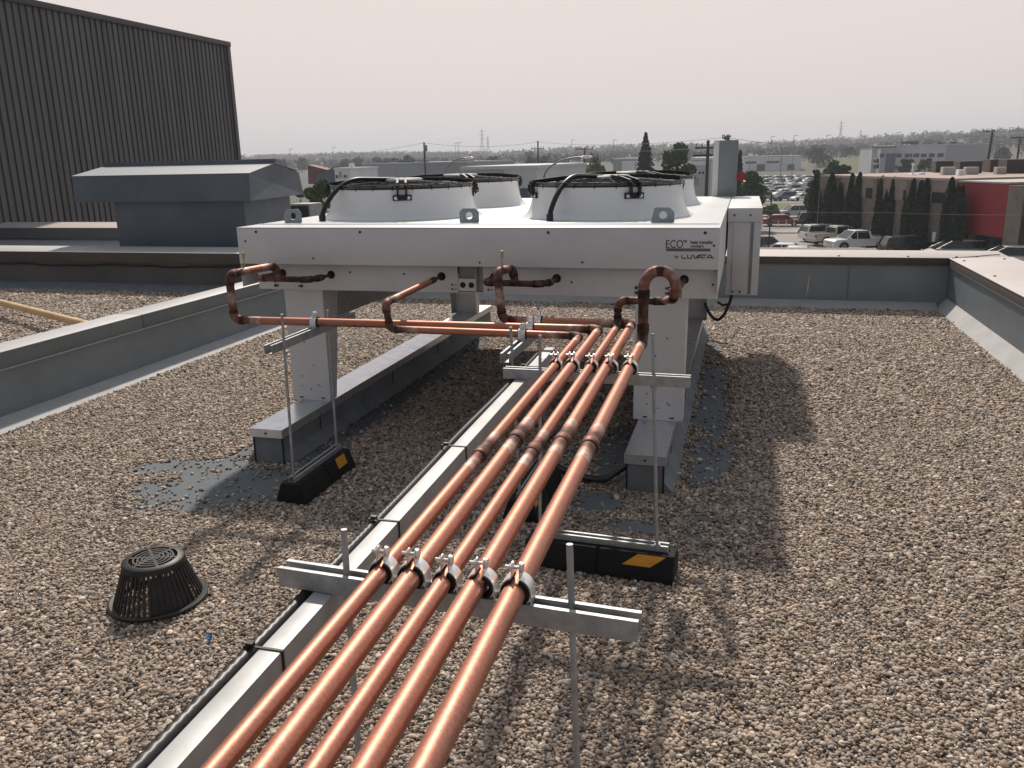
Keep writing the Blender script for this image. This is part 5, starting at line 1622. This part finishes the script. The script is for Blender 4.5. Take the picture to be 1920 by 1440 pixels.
# red part
e = empty('red_building', 'building end clad in red ribbed metal above dark windows', 'building', (P2.x, P2.y, GZ))
zA = at(1850, 343, 76).z
A_ = (P2.x + .02, P2.y - .02); B_ = (P3.x, P3.y)
wallseg('wall', A_, B_, GZ, GZ + 2.6, dk, 14, .8, e)
wallseg('red_cladding', A_, B_, GZ + 2.3, zA, redw, 14, 0, e)
wallseg('roof_coping', A_, B_, zA + .005, zA + .12, coping, 14.1, -.08, e)
for t in (.02, .35, .68):
    wallseg('window', (A_[0] + (B_[0] - A_[0]) * t, A_[1] + (B_[1] - A_[1]) * t), (A_[0] + (B_[0] - A_[0]) * (t + .22), A_[1] + (B_[1] - A_[1]) * (t + .22)), GZ + .5, GZ + 2.1, glassm, .05, .74, e)
wallseg('pillar', (A_[0] + (B_[0] - A_[0]) * .27, A_[1] + (B_[1] - A_[1]) * .27), (A_[0] + (B_[0] - A_[0]) * .36, A_[1] + (B_[1] - A_[1]) * .36), GZ, GZ + 2.25, tan2, .3, .3, e)
C_ = (B_[0] + 1.0, B_[1] - .25)
wallseg('corner_pillar', B_, C_, GZ, zA - .1, tan2, .8, -.5, e)
D_ = (C_[0] + 14, C_[1] - 2.5)
wallseg('end_wall', C_, D_, GZ, zA - .15, tan, 10, .1, e)
wallseg('end_coping', C_, D_, zA - .145, zA + .02, coping, 10, 0, e)
# slanted awning
m = MB()
d = Vector((D_[0] - C_[0], D_[1] - C_[1], 0)).normalized(); n3 = Vector((-d.y, d.x, 0)); c0 = Vector((C_[0] + .3, C_[1], 0))
z1_, z2_, z3_ = GZ + 2.6, GZ + 3.9, zA - 1.0
v = [c0 + Vector((0, 0, z1_)) - n3 * .6, c0 + d * 13 + Vector((0, 0, z1_)) - n3 * .6, c0 + d * 13 + Vector((0, 0, z2_)) - n3 * .6, c0 + Vector((0, 0, z2_)) - n3 * .6,
     c0 + Vector((0, 0, z1_)) + n3 * .05, c0 + d * 13 + Vector((0, 0, z1_)) + n3 * .05, c0 + d * 13 + Vector((0, 0, z3_ + .6)) + n3 * .05, c0 + d * 2.6 + Vector((0, 0, z3_ + .6)) + n3 * .05, c0 + Vector((0, 0, z2_)) + n3 * .05]
m.add(v, [(0, 1, 2, 3), (0, 4, 5, 1), (3, 2, 6, 7), (3, 7, 8), (0, 3, 8, 4), (1, 5, 6, 2), (4, 8, 7, 6, 5)])
put(m.build('red_awning', mat('red_awning_cloth', (.30, .04, .05), .7), smooth=False), e)

# ---------- trees
def leafmat(nm, c, c2):
    return mat(nm, c, .85, var=.3, vscale=1.3, col2=c2)
lf = {'dark': leafmat('dark_leaves', (.035, .055, .03), (.018, .03, .018)), 'hill': leafmat('hill_leaves', (.052, .064, .048), (.036, .044, .036)), 'mid': leafmat('mid_leaves', (.075, .13, .035), (.035, .068, .02)),
      'light': leafmat('light_leaves', (.14, .17, .045), (.07, .10, .03)), 'cedar': leafmat('cedar_leaves', (.024, .056, .022), (.012, .03, .013)),
      'spruce': leafmat('spruce_needles', (.035, .06, .038), (.018, .033, .022))}
bark = mat('bark', (.09, .07, .055), .9, var=.2, vscale=3)
def tree(kind, x, y, zb, h, w, lm, label, name='tree', group=None, n=2600, leaf=.22, seed=0):
    rg = np.random.default_rng(seed + 11)
    e = empty(name, label, 'tree', (x, y, zb), group)
    t = MB()
    t.tube([(0, 0, -.3), (.05, .02, h * .3), (0, 0, h * .62), (.04, 0, h * .9)], [h * .022 + .05, h * .017 + .04, h * .010 + .02, .02], 8)
    if kind == 'round':
        for k in range(7):
            a = k * 2.4; z0 = h * (.28 + .06 * k)
            t.tube([(0, 0, z0), (math.cos(a) * w * .18, math.sin(a) * w * .18, z0 + h * .10), (math.cos(a) * w * .36, math.sin(a) * w * .36, z0 + h * .19)], [.07, .045, .02], 6)
    t.build('trunk', bark, e)
    pts = []
    if kind == 'round':
        nb = 26
        bl = []
        for k in range(nb):
            z = rg.uniform(.28, .93); rad = w / 2 * math.sin(min(1, (1.02 - z) / .62) * math.pi / 2) ** .7 * (1 if z > .42 else .8)
            a = rg.uniform(0, 6.28); q = rg.uniform(.25, .82)
            bl.append((math.cos(a) * rad * q, math.sin(a) * rad * q, z * h, w * rg.uniform(.10, .20)))
        for i in range(n):
            b_ = bl[rg.integers(nb)]; v = rg.normal(0, 1, 3); v /= np.linalg.norm(v); rr_ = b_[3] * rg.uniform(.55, 1.15) ** .6
            pts.append((b_[0] + v[0] * rr_, b_[1] + v[1] * rr_, b_[2] + v[2] * rr_ * .8))
    elif kind == 'spruce':
        for i in range(n):
            z = rg.uniform(.08, 1) ; tier = (z * 17) % 1
            rad = w / 2 * (1 - z) ** .85 * (.62 + .45 * (1 - tier)) + .03; a = rg.uniform(0, 6.28)
            rad *= .86 + .22 * math.sin(a * 5 + int(z * 17) * 1.9)
            q = rg.uniform(.35, 1) ** .5
            pts.append((math.cos(a) * rad * q, math.sin(a) * rad * q, z * h - rad * q * .22))
    else:  # column
        for i in range(n):
            z = rg.uniform(.02, 1); rad = w / 2 * min(1, (1 - z) * 2.2) ** .6 * (.9 + .1 * math.sin(z * 9 + seed)); a = rg.uniform(0, 6.28)
            rad *= .88 + .14 * math.sin(a * 4 + seed + z * 5)
            q = rg.uniform(.72, 1.03)
            pts.append((math.cos(a) * rad * q, math.sin(a) * rad * q, z * h))
    P_ = np.array(pts); N_ = len(P_)
    u = rg.normal(0, 1, (N_, 3)); u /= np.linalg.norm(u, axis=1)[:, None]
    v = np.cross(u, rg.normal(0, 1, (N_, 3))); v /= np.linalg.norm(v, axis=1)[:, None]
    s = leaf * rg.uniform(.5, 1.2, N_)[:, None]
    V = np.stack([P_ - u * s - v * s * .6, P_ + u * s - v * s * .5, P_ + u * s * .7 + v * s * .7, P_ - u * s * .8 + v * s * .6], 1).reshape(-1, 3)
    me = bpy.data.meshes.new('crown'); me.from_pydata(V.tolist(), [], [(4 * i, 4 * i + 1, 4 * i + 2, 4 * i + 3) for i in range(N_)])
    me.materials.append(lf[lm]); o = bpy.data.objects.new('crown', me); COL.objects.link(o); o.parent = e
    return e
def ptree(kind, px, pyt, wpx, Y, lm, label, name='tree', n=2600, leaf=.22, seed=0, group=None, zb=None):
    a = at(px, pyt, Y); zb = hz(a.x, Y) if zb is None else zb
    return tree(kind, a.x, Y, zb, a.z - zb, wpx * Y * 1.03 / 1580, lm, label, name, group, n, leaf, seed)
ptree('spruce', 1211, 250, 74, 130, 'spruce', 'tall pointed spruce rising above the right fans', 'spruce_tree', 5200, .20, 1)
ptree('round', 1270, 263, 68, 122, 'mid', 'broad leafy tree right of the spruce', 'leafy_tree', 6000, .20, 2)
ptree('round', 1117, 291, 42, 150, 'light', 'small light green tree below the leaning crossarm pole', 'leafy_tree', 2600, .2, 3)
ptree('round', 592, 327, 78, 64, 'mid', 'bushy green tree beyond the roof vent', 'leafy_tree', 5200, .14, 4)
ptree('round', 560, 348, 40, 70, 'dark', 'dark lower tree beside the bushy one behind the vent', 'leafy_tree', 2600, .14, 41)
ptree('round', 1409, 322, 58, 108, 'mid', 'rounded tree right of the grey disconnect box', 'leafy_tree', 4600, .17, 5)
ptree('spruce', 1388, 283, 34, 114, 'spruce', 'dark conifer just behind the grey disconnect box', 'spruce_tree', 3200, .17, 6)
ptree('round', 1701, 297, 32, 200, 'mid', 'left one of the two round trees before the office', 'leafy_tree', 2200, .22, 7)
ptree('round', 1737, 296, 36, 200, 'mid', 'right one of the two round trees before the office', 'leafy_tree', 2400, .22, 8)
ptree('round', 1532, 312, 34, 106, 'mid', 'leafy tree at the left corner of the tan building', 'leafy_tree', 3000, .16, 9)
ptree('round', 1563, 301, 48, 150, 'mid', 'wide leafy tree behind the tan roof, the left of the pair', 'leafy_tree', 2800, .2, 10)
ptree('round', 1585, 306, 34, 146, 'dark', 'wide leafy tree behind the tan roof, the right of the pair', 'leafy_tree', 2200, .2, 12)
ptree('round', 1448, 386, 34, 128, 'light', 'thin yellowish shrub on the grass strip', 'shrub', 900, .16, 13)
# column trees along the tan wall
ct = [(1531, 329, 21), (1561, 325, 24), (1577, 344, 11), (1599, 326, 16), (1613, 324, 18), (1656, 331, 17), (1667, 349, 13), (1678, 333, 17), (1706, 349, 15), (1715, 336, 18), (1728, 340, 13), (1739, 336, 15), (1786, 334, 20), (1797, 350, 14), (1805, 349, 17)]
posn = ['leftmost', 'second from the left', 'short, third', 'fourth', 'fifth', 'sixth', 'short, seventh', 'eighth', 'short, ninth', 'tenth', 'narrow, eleventh', 'twelfth', 'thirteenth', 'short, fourteenth', 'rightmost']
for i, (px, pyt, w) in enumerate(ct):
    t = (px - 1541) / 256
    yw = P1.y + (P2.y - P1.y) * max(-.05, t * 1.0 + t * (1 - t) * -.12); Y = yw - 1.7
    ptree('column', px, pyt, w * 1.28, Y, 'cedar', f'dark column shaped cedar by the tan wall, {posn[i]} of the row', 'column_tree', 4200, .13, 20 + i, 'column trees along the tan wall', GZ)

# scattered trees and houses towards the hills
rg = random.Random(21)
for i in range(46):
    px = rg.choice([rg.uniform(450, 700), rg.uniform(640, 1150), rg.uniform(1400, 1900)]); Y = rg.uniform(330, 620) if px < 1400 else rg.uniform(420, 700)
    x = at(px, 290, Y).x
    tree('round', x, Y, hz(x, Y) - .5, rg.uniform(6, 10), rg.uniform(6, 11), rg.choice(['hill', 'dark', 'mid', 'hill']), 'leafy tree among the distant houses', 'leafy_tree', 'trees among the distant houses', 420, .75, 100 + i)
hw = [mat('house_wall_pale', (.40, .39, .37), .8), mat('house_wall_beige', (.32, .28, .24), .8), mat('house_wall_grey', (.22, .23, .24), .8)]
hr = [mat('house_roof_grey', (.10, .10, .105), .85), mat('house_roof_brown', (.12, .09, .08), .85)]
HP = []
for k in range(5):
    m = MB(); W, D, H = 11 + k, 9, 5.2 + (k % 2) * 1.2
    m.box(-W / 2, W / 2, -D / 2, D / 2, -1.5, H); e = empty('house', '', 'house'); m.build('wall', hw[k % 3], e, smooth=False)
    m = MB(); m.extr([(-W / 2 - .5, H + .01), (W / 2 + .5, H + .01), (0, H + 3)], 'y', -D / 2 - .5, D / 2 + .5); m.build('roof', hr[k % 2], e, smooth=False)
    m = MB(); m.box(-W * .3, -W * .12, -D / 2 - .05, -D / 2 - .01, 2.6, 4); m.box(W * .1, W * .3, -D / 2 - .05, -D / 2 - .01, 2.6, 4); m.build('window', dark, e, smooth=False)
    e.scale = (.62, .62, .62); HP.append(e)
hc = ['pale grey', 'beige', 'dark grey']
for i in range(110):
    px = rg.choice([rg.uniform(600, 1440), rg.uniform(1430, 1640), rg.uniform(1640, 1915), rg.uniform(450, 700)]); Y = rg.uniform(560, 1150)
    x = at(px, 290, Y).x; k = i % 5
    lb = f'{hc[k % 3]} gabled house on the hazy hillside'
    if i < 5: o = HP[i]; o['label'] = lb; o['group'] = 'houses on the hillside'; o.location = (x, Y, hz(x, Y)); o.rotation_euler = (0, 0, rg.uniform(-.7, .7)); KIDS.clear()
    else: o = copy_tree(HP[k], (x, Y, hz(x, Y)), rg.uniform(-.7, .7), lb, 'houses on the hillside')
# pale big house on the right slope
a = at(1597, 275, 900); o = copy_tree(HP[4], (a.x, 900, at(1597, 289, 900).z), .1, 'large pale gabled house standing alone above the green slope', None, (.55, .9, 1.0))
if 'group' in o: del o['group']

# wooded ridge (one mass)
def woods(name, y0, y1, n, hmin, hmax, f, seed, col, lo=-.75, hi=.42):
    r = np.random.default_rng(seed); V = []; F = []
    k = 0
    for i in range(n):
        Y = r.uniform(y0, y1); px = r.uniform(430, 1935)
        x = at(px, 290, Y).x
        if not f(px, r): continue
        h = r.uniform(hmin, hmax); w = h * r.uniform(.45, .8); z = hz(x, Y)
        for j in range(26):
            v = r.normal(0, 1, 3); v /= np.linalg.norm(v); c = np.array([x, Y, z + h * .55]) + v * [w * .7, w * .7, h * .45] * r.uniform(.6, 1.0)
            u = r.normal(0, 1, 3); u /= np.linalg.norm(u); t = np.cross(u, v); s = w * r.uniform(.16, .36)
            V += [c - u * s, c + u * s * .9 + t * s * .2, c + t * s]; F.append((k, k + 1, k + 2)); k += 3
    me = bpy.data.meshes.new(name); me.from_pydata([tuple(v) for v in V], [], F); me.materials.append(lf[col])
    o = bpy.data.objects.new(name, me); COL.objects.link(o); tag(o, kind='stuff'); return o
o = woods('ridge_woods', 1120, 1330, 2300, 8, 13, lambda p, r: (600 < p < 900) or r.random() < .45, 5, 'hill')
o['label'] = 'dense band of woodland along the hazy skyline'; o['category'] = 'woods'
o = woods('hillside_scrub', 520, 1150, 2600, 4, 8, lambda p, r: r.random() < .9, 6, 'hill')
o['label'] = 'scattered trees and scrub covering the hazy hillside'; o['category'] = 'woods'

# green embankment with the rising road
m = MB(); vs = []; fs = []
for k in range(13):
    px = 1488 + 165 * k / 12; Y = 430
    t = at(px, 302 - 10.5 * k / 12, Y + 12); b__ = at(px, 316, Y - 10); x = t.x
    zb = hz(x, Y) - .5
    vs += [(b__.x, Y - 12, zb), (x, Y + 8, t.z - .15), (x, Y + 17, t.z - .15), (x, Y + 40, zb)]
for k in range(12):
    for j in range(3): a = k * 4 + j; fs.append((a, a + 4, a + 5, a + 1))
m.add(vs, fs); tag(m.build('embankment', grassm, smooth=False), kind='structure')
m = MB(); vs = []; fs = []
for k in range(13):
    px = 1488 + 165 * k / 12; t = at(px, 302 - 10.5 * k / 12, 442)
    vs += [(t.x, 438.3, t.z - .10), (t.x, 446.8, t.z - .10)]
for k in range(12): fs.append((2 * k, 2 * k + 2, 2 * k + 3, 2 * k + 1))
m.add(vs, fs); tag(m.build('road', mat('pale_road', (.42, .41, .40), .9), smooth=False), kind='structure')
k_, c_, p = protos[0]
for px, lb in ((1588, 'white car driving up the embankment road'), (1503, 'white car at the foot of the embankment road')):
    o = p.copy(); COL.objects.link(o); t = at(px, 302 - 10.5 * (px - 1488) / 165, 442); o.location = (t.x, 440, t.z - .08); o.rotation_euler = (0, 0, 0); o['label'] = lb
    if 'group' in o: del o['group']

# ---------- poles, lamps, pylons
def pole(px, pyt, Y, label, arms=(), r=.16, mt=woodp, name='utility_pole', extra=None, lean=0):
    a = at(px, pyt, Y); zb = hz(a.x, Y); H = a.z - zb
    e = empty(name, label, 'utility pole' if name == 'utility_pole' else 'pole', (a.x, Y, zb))
    m = MB(); m.tube([(0, 0, -.5), (lean, 0, H)], [r, r * .7], 10); m.build('pole', mt, e)
    for py, w in arms:
        z = at(px, py, Y).z - zb; hw_ = w * Y / 1580 / 2
        m = MB(); m.box(-hw_, hw_, -.3, -.17, z - .07, z + .07); m.build('crossarm', mt, e)
        for s in (-.9, -.45, .45, .9):
            m = MB(); m.lathe([(0, .30), (.05, .26), (.06, .12), (.03, 0)], (hw_ * s, -.235, z + .075), 8); m.build('insulator', steelp, e)
    if extra: extra(e, H)
    return e
def can(z, dx=.35):
    def f(e, H):
        m = MB(); m.lathe([(0, .9), (.22, .86), (.24, .05), (0, 0)], (dx, -.15, H - z), 14); m.build('transformer', steelp, e)
    return f
pole(795, 267, 110, 'bare wooden pole rising behind the left fans', (), .17, extra=can(1.2, .25))
pole(1008.5, 264, 140, 'wooden pole with one crossarm between the fans', ((279, 25),), .17)
pole(1096, 277, 125, 'shorter wooden pole with a wide crossarm left of the spruce', ((279.5, 33),), .17)
pole(1328, 263, 72, 'thick wooden pole with two crossarms left of the grey box', ((277, 44), (291, 50)), .17)
pole(1361, 256, 88, 'pole top showing above the grey disconnect box', ((259, 12),), .17)
pole(1854, 244, 130, 'wooden pole with a short crossarm right of the office', ((247, 18),), .2, lean=.5)
pole(1913, 255, 120, 'pole with a transformer at the right picture edge', ((258, 30),), .14, extra=can(1.0, 0))
pole(1447, 362, 66, 'dark slim post at the near edge of the car park', (), .06, mat('dark_post', (.03, .028, .026), .7), 'steel_post')
pole(1539, 327, 94, 'slim pale downpipe post at the corner of the tan building', (), .045, steelp, 'steel_post')
def cobra(px0, py0, px1, py1, Y, label):
    a = at(px0, py0, Y); b__ = at(px1, py1, Y); zb = GZ
    e = empty('street_lamp', label, 'street lamp', (a.x, Y, zb))
    dx = b__.x - a.x; h0 = a.z - zb; h1 = b__.z - zb
    pts = [(0, 0, 0), (0, 0, h0)] + [(dx * (1 - math.cos(t * math.pi / 2)), 0, h0 + (h1 - h0) * math.sin(t * math.pi / 2)) for t in [i / 10 for i in range(1, 11)]]
    m = MB(); m.tube(pts, [.09] * 2 + [.05] * 10, 8); m.build('arm', steelp, e)
    m = MB(); m.lathe([(0, .10), (.12, .09), (.2, 0), (.12, -.07), (0, -.1)], (dx + .25, 0, h1), 12)
    for i, v in enumerate(m.v): m.v[i] = (dx + .3 + (v[0] - dx - .25) * 2.0, v[1], v[2])
    m.build('lamp_head', lampw, e)
cobra(834, 332, 872, 296, 62, 'curved street lamp arm behind the left fans')
cobra(1020, 334, 1090, 294.5, 52, 'larger curved street lamp arm with white head left of the spruce')
mast = [(543, 279), (624, 276), (853, 268), (858.5, 267), (1072, 262), (1150, 262), (1446, 256), (1489, 254), (1551, 253), (1682, 248), (1731, 247), (1823, 242), (1893, 239)]
for i, (px, pyt) in enumerate(mast):
    Y = 520 + (i * 37) % 90; a = at(px, pyt, Y); zb = hz(a.x, Y)
    e = empty('light_mast', 'thin highway light mast against the hazy sky', 'light mast', (a.x, Y, zb), 'highway light masts on the skyline')
    m = MB(); m.cyl((0, 0, -1), (0, 0, a.z - zb), .16, 6); m.build('mast', steelp, e)
    m = MB(); m.box(-.1, 2.4, -.15, .15, a.z - zb - .3, a.z - zb); m.build('lamp_arm', steelp, e)
for j, (x0, x1, y0, y1) in enumerate(((1477, 1478, 300, 386), (1400 + 64, 1400 + 65, 290, 392))):
    pass
for px, pyt, Y, lb in ((1466, 289, 240, 'slim lamp post in the dealer lot, the left one'), (1489, 262, 300, 'slim lamp post in the dealer lot, the tall middle one'), (1550, 297, 230, 'slim lamp post in the dealer lot, the right one'), (1405, 300, 230, 'slim lamp post in the dealer lot beside the round tree')):
    pole(px, pyt, Y, lb, (), .12, steelp, 'lamp_post')
def pylon(px, pyt, Y, label, H=None):
    a = at(px, pyt, Y); zb = hz(a.x, Y) if Y < 1500 else 0; H = a.z - zb; k = H * .11; r = .17
    e = empty('pylon', label, 'power pylon', (a.x, Y, zb))
    m = MB()
    def wid(z): return k * (1 - z / (H * .55)) + .022 * H if z < H * .55 else .022 * H * (1 - (z - H * .55) / (H * .6))
    zs = [0, .14, .27, .38, .48, .56, .64, .72, .80, .88, .96]
    for i in range(len(zs) - 1):
        z0, z1 = zs[i] * H, zs[i + 1] * H; w0, w1 = wid(z0), wid(z1)
        for sx in (-1, 1):
            for sy in (-1, 1): m.cyl((sx * w0, sy * w0, z0), (sx * w1, sy * w1, z1), r, 4)
        for sy in (-1, 1):
            m.cyl((-w0, sy * w0, z0), (w1, sy * w1, z1), r * .7, 4); m.cyl((w0, sy * w0, z0), (-w1, sy * w1, z1), r * .7, 4)
    m.cyl((0, 0, H * .96), (0, 0, H), r, 4)
    m.build('tower', pylonm, e)
    for z, w in ((.66, .10), (.78, .12), (.90, .085)):
        m2 = MB(); m2.cyl((-w * H, 0, z * H), (w * H, 0, z * H), r, 4); m2.cyl((-w * H, 0, z * H), (0, 0, z * H + H * .04), r * .7, 4); m2.cyl((w * H, 0, z * H), (0, 0, z * H + H * .04), r * .7, 4)
        m2.build('crossarm', pylonm, e)
pylon(903, 241, 1350, 'taller pylon of the left pair on the skyline'); pylon(914.5, 254, 1480, 'shorter pylon of the left pair on the skyline')
pylon(1578, 226, 1250, 'tall pylon on the skyline at the right'); pylon(1614.5, 243, 1480, 'smaller pylon to the right of the tall one')
def wire(pts, label, r=.02, sag=.6):
    m = MB()
    path = []
    for (a, b__) in zip(pts, pts[1:]):
        A, B = at(*a), at(*b__)
        for k in range(14):
            t = k / 14; p = A.lerp(B, t); p.z -= 4 * sag * t * (1 - t); path.append(p)
    path.append(at(*pts[-1])); m.tube(path, r, 5)
    tag(m.build('overhead_wire', steelp), label, 'wire')
wire([(450, 309, 150), (795, 268, 110), (1008, 266, 140), (1361, 257.5, 88), (1640, 266, 110), (1854, 245, 130), (1960, 236, 100)], 'long overhead wire strung along the tops of the wooden poles', .022)
wire([(1008, 278.5, 139.7), (1096, 279, 124.7), (1328, 277, 71.7)], 'overhead wire between the crossarms in the middle', .015, .3)
wire([(1380, 391, 60), (1660, 398.5, 60), (2000, 401, 60)], 'thin pale wire passing in front of the tan building', .012, .1)
# railing by the red sedan
e = empty('railing', 'low dark railing with posts beside the red sedan', 'railing', tuple(G(1432, 431)))
m = MB(); a, b__ = G(1428, 430), G(1518, 424)
m.tube([a + Vector((0, 0, .75)), b__ + Vector((0, 0, .75))], .08, 6); put(m.build('rail', mat('dark_rail', (.05, .045, .04), .8)), e)
for k in range(7):
    p = a.lerp(b__, k / 6); m = MB(); m.cyl((p.x, p.y, GZ), (p.x, p.y, GZ + .9), .07, 6); put(m.build('post', wh), e)
q = G(1725, 466); m = MB(); m.box(q.x, q.x + 1.1, q.y, q.y + .1, GZ, GZ + 2.0)
q = G(1740, 452)

# ---------- smoke haze
m = MB(); m.box(-2600, 2600, -300, 4600, -12, 95)
hzm = bpy.data.materials.new('haze'); hzm.use_nodes = True; nt = hzm.node_tree; nt.nodes.clear()
oo = nt.nodes.new('ShaderNodeOutputMaterial'); pv = nt.nodes.new('ShaderNodeVolumePrincipled')
pv.inputs['Color'].default_value = (.85, .89, .97, 1); pv.inputs['Density'].default_value = .00040; pv.inputs['Anisotropy'].default_value = .2
nt.links.new(pv.outputs[0], oo.inputs['Volume'])
o = m.build('haze', hzm, smooth=False); tag(o, kind='stuff'); o['label'] = 'thin smoky haze filling the air'; o['category'] = 'haze'

# ---------- split multi-piece part meshes into one object per piece
def islands(me):
    par = list(range(len(me.vertices)))
    def f(a):
        while par[a] != a: par[a] = par[par[a]]; a = par[a]
        return a
    for e_ in me.edges:
        a, b_ = f(e_.vertices[0]), f(e_.vertices[1])
        if a != b_: par[a] = b_
    d = {}
    for i in range(len(par)): d.setdefault(f(i), []).append(i)
    return list(d.values())
SPLIT = {'screw', 'pipe_opening', 'side_panel', 'bolt_hole', 'anchor_slot', 'knockout', 'bolt', 'cable_tie'}

for o in list(bpy.data.objects):
    if o.type != 'MESH' or o.name.split('.')[0] not in SPLIT or o.data.users > 1: continue
    isl = islands(o.data)
    nm = o.name.split('.')[0]
    if nm == 'bolt' and len(isl) != 2: continue
    if nm == 'cable_tie':
        ys_ = {}
        for i_ in isl: ys_.setdefault(round(o.data.vertices[i_[0]].co.y, 1), []).extend(i_)
        isl = list(ys_.values())
    if not 1 < len(isl) < 60: continue
    me = o.data
    for vs_ in isl:
        mp = {v: i for i, v in enumerate(vs_)}
        fs_ = [[mp[v] for v in p.vertices] for p in me.polygons if p.vertices[0] in mp]
        me2 = bpy.data.meshes.new(nm); me2.from_pydata([me.vertices[v].co[:] for v in vs_], [], fs_)
        for q_ in me.materials: me2.materials.append(q_)
        o2 = bpy.data.objects.new(nm, me2); COL.objects.link(o2)
        o2.parent = o.parent; o2.location = o.location
    bpy.data.objects.remove(o)
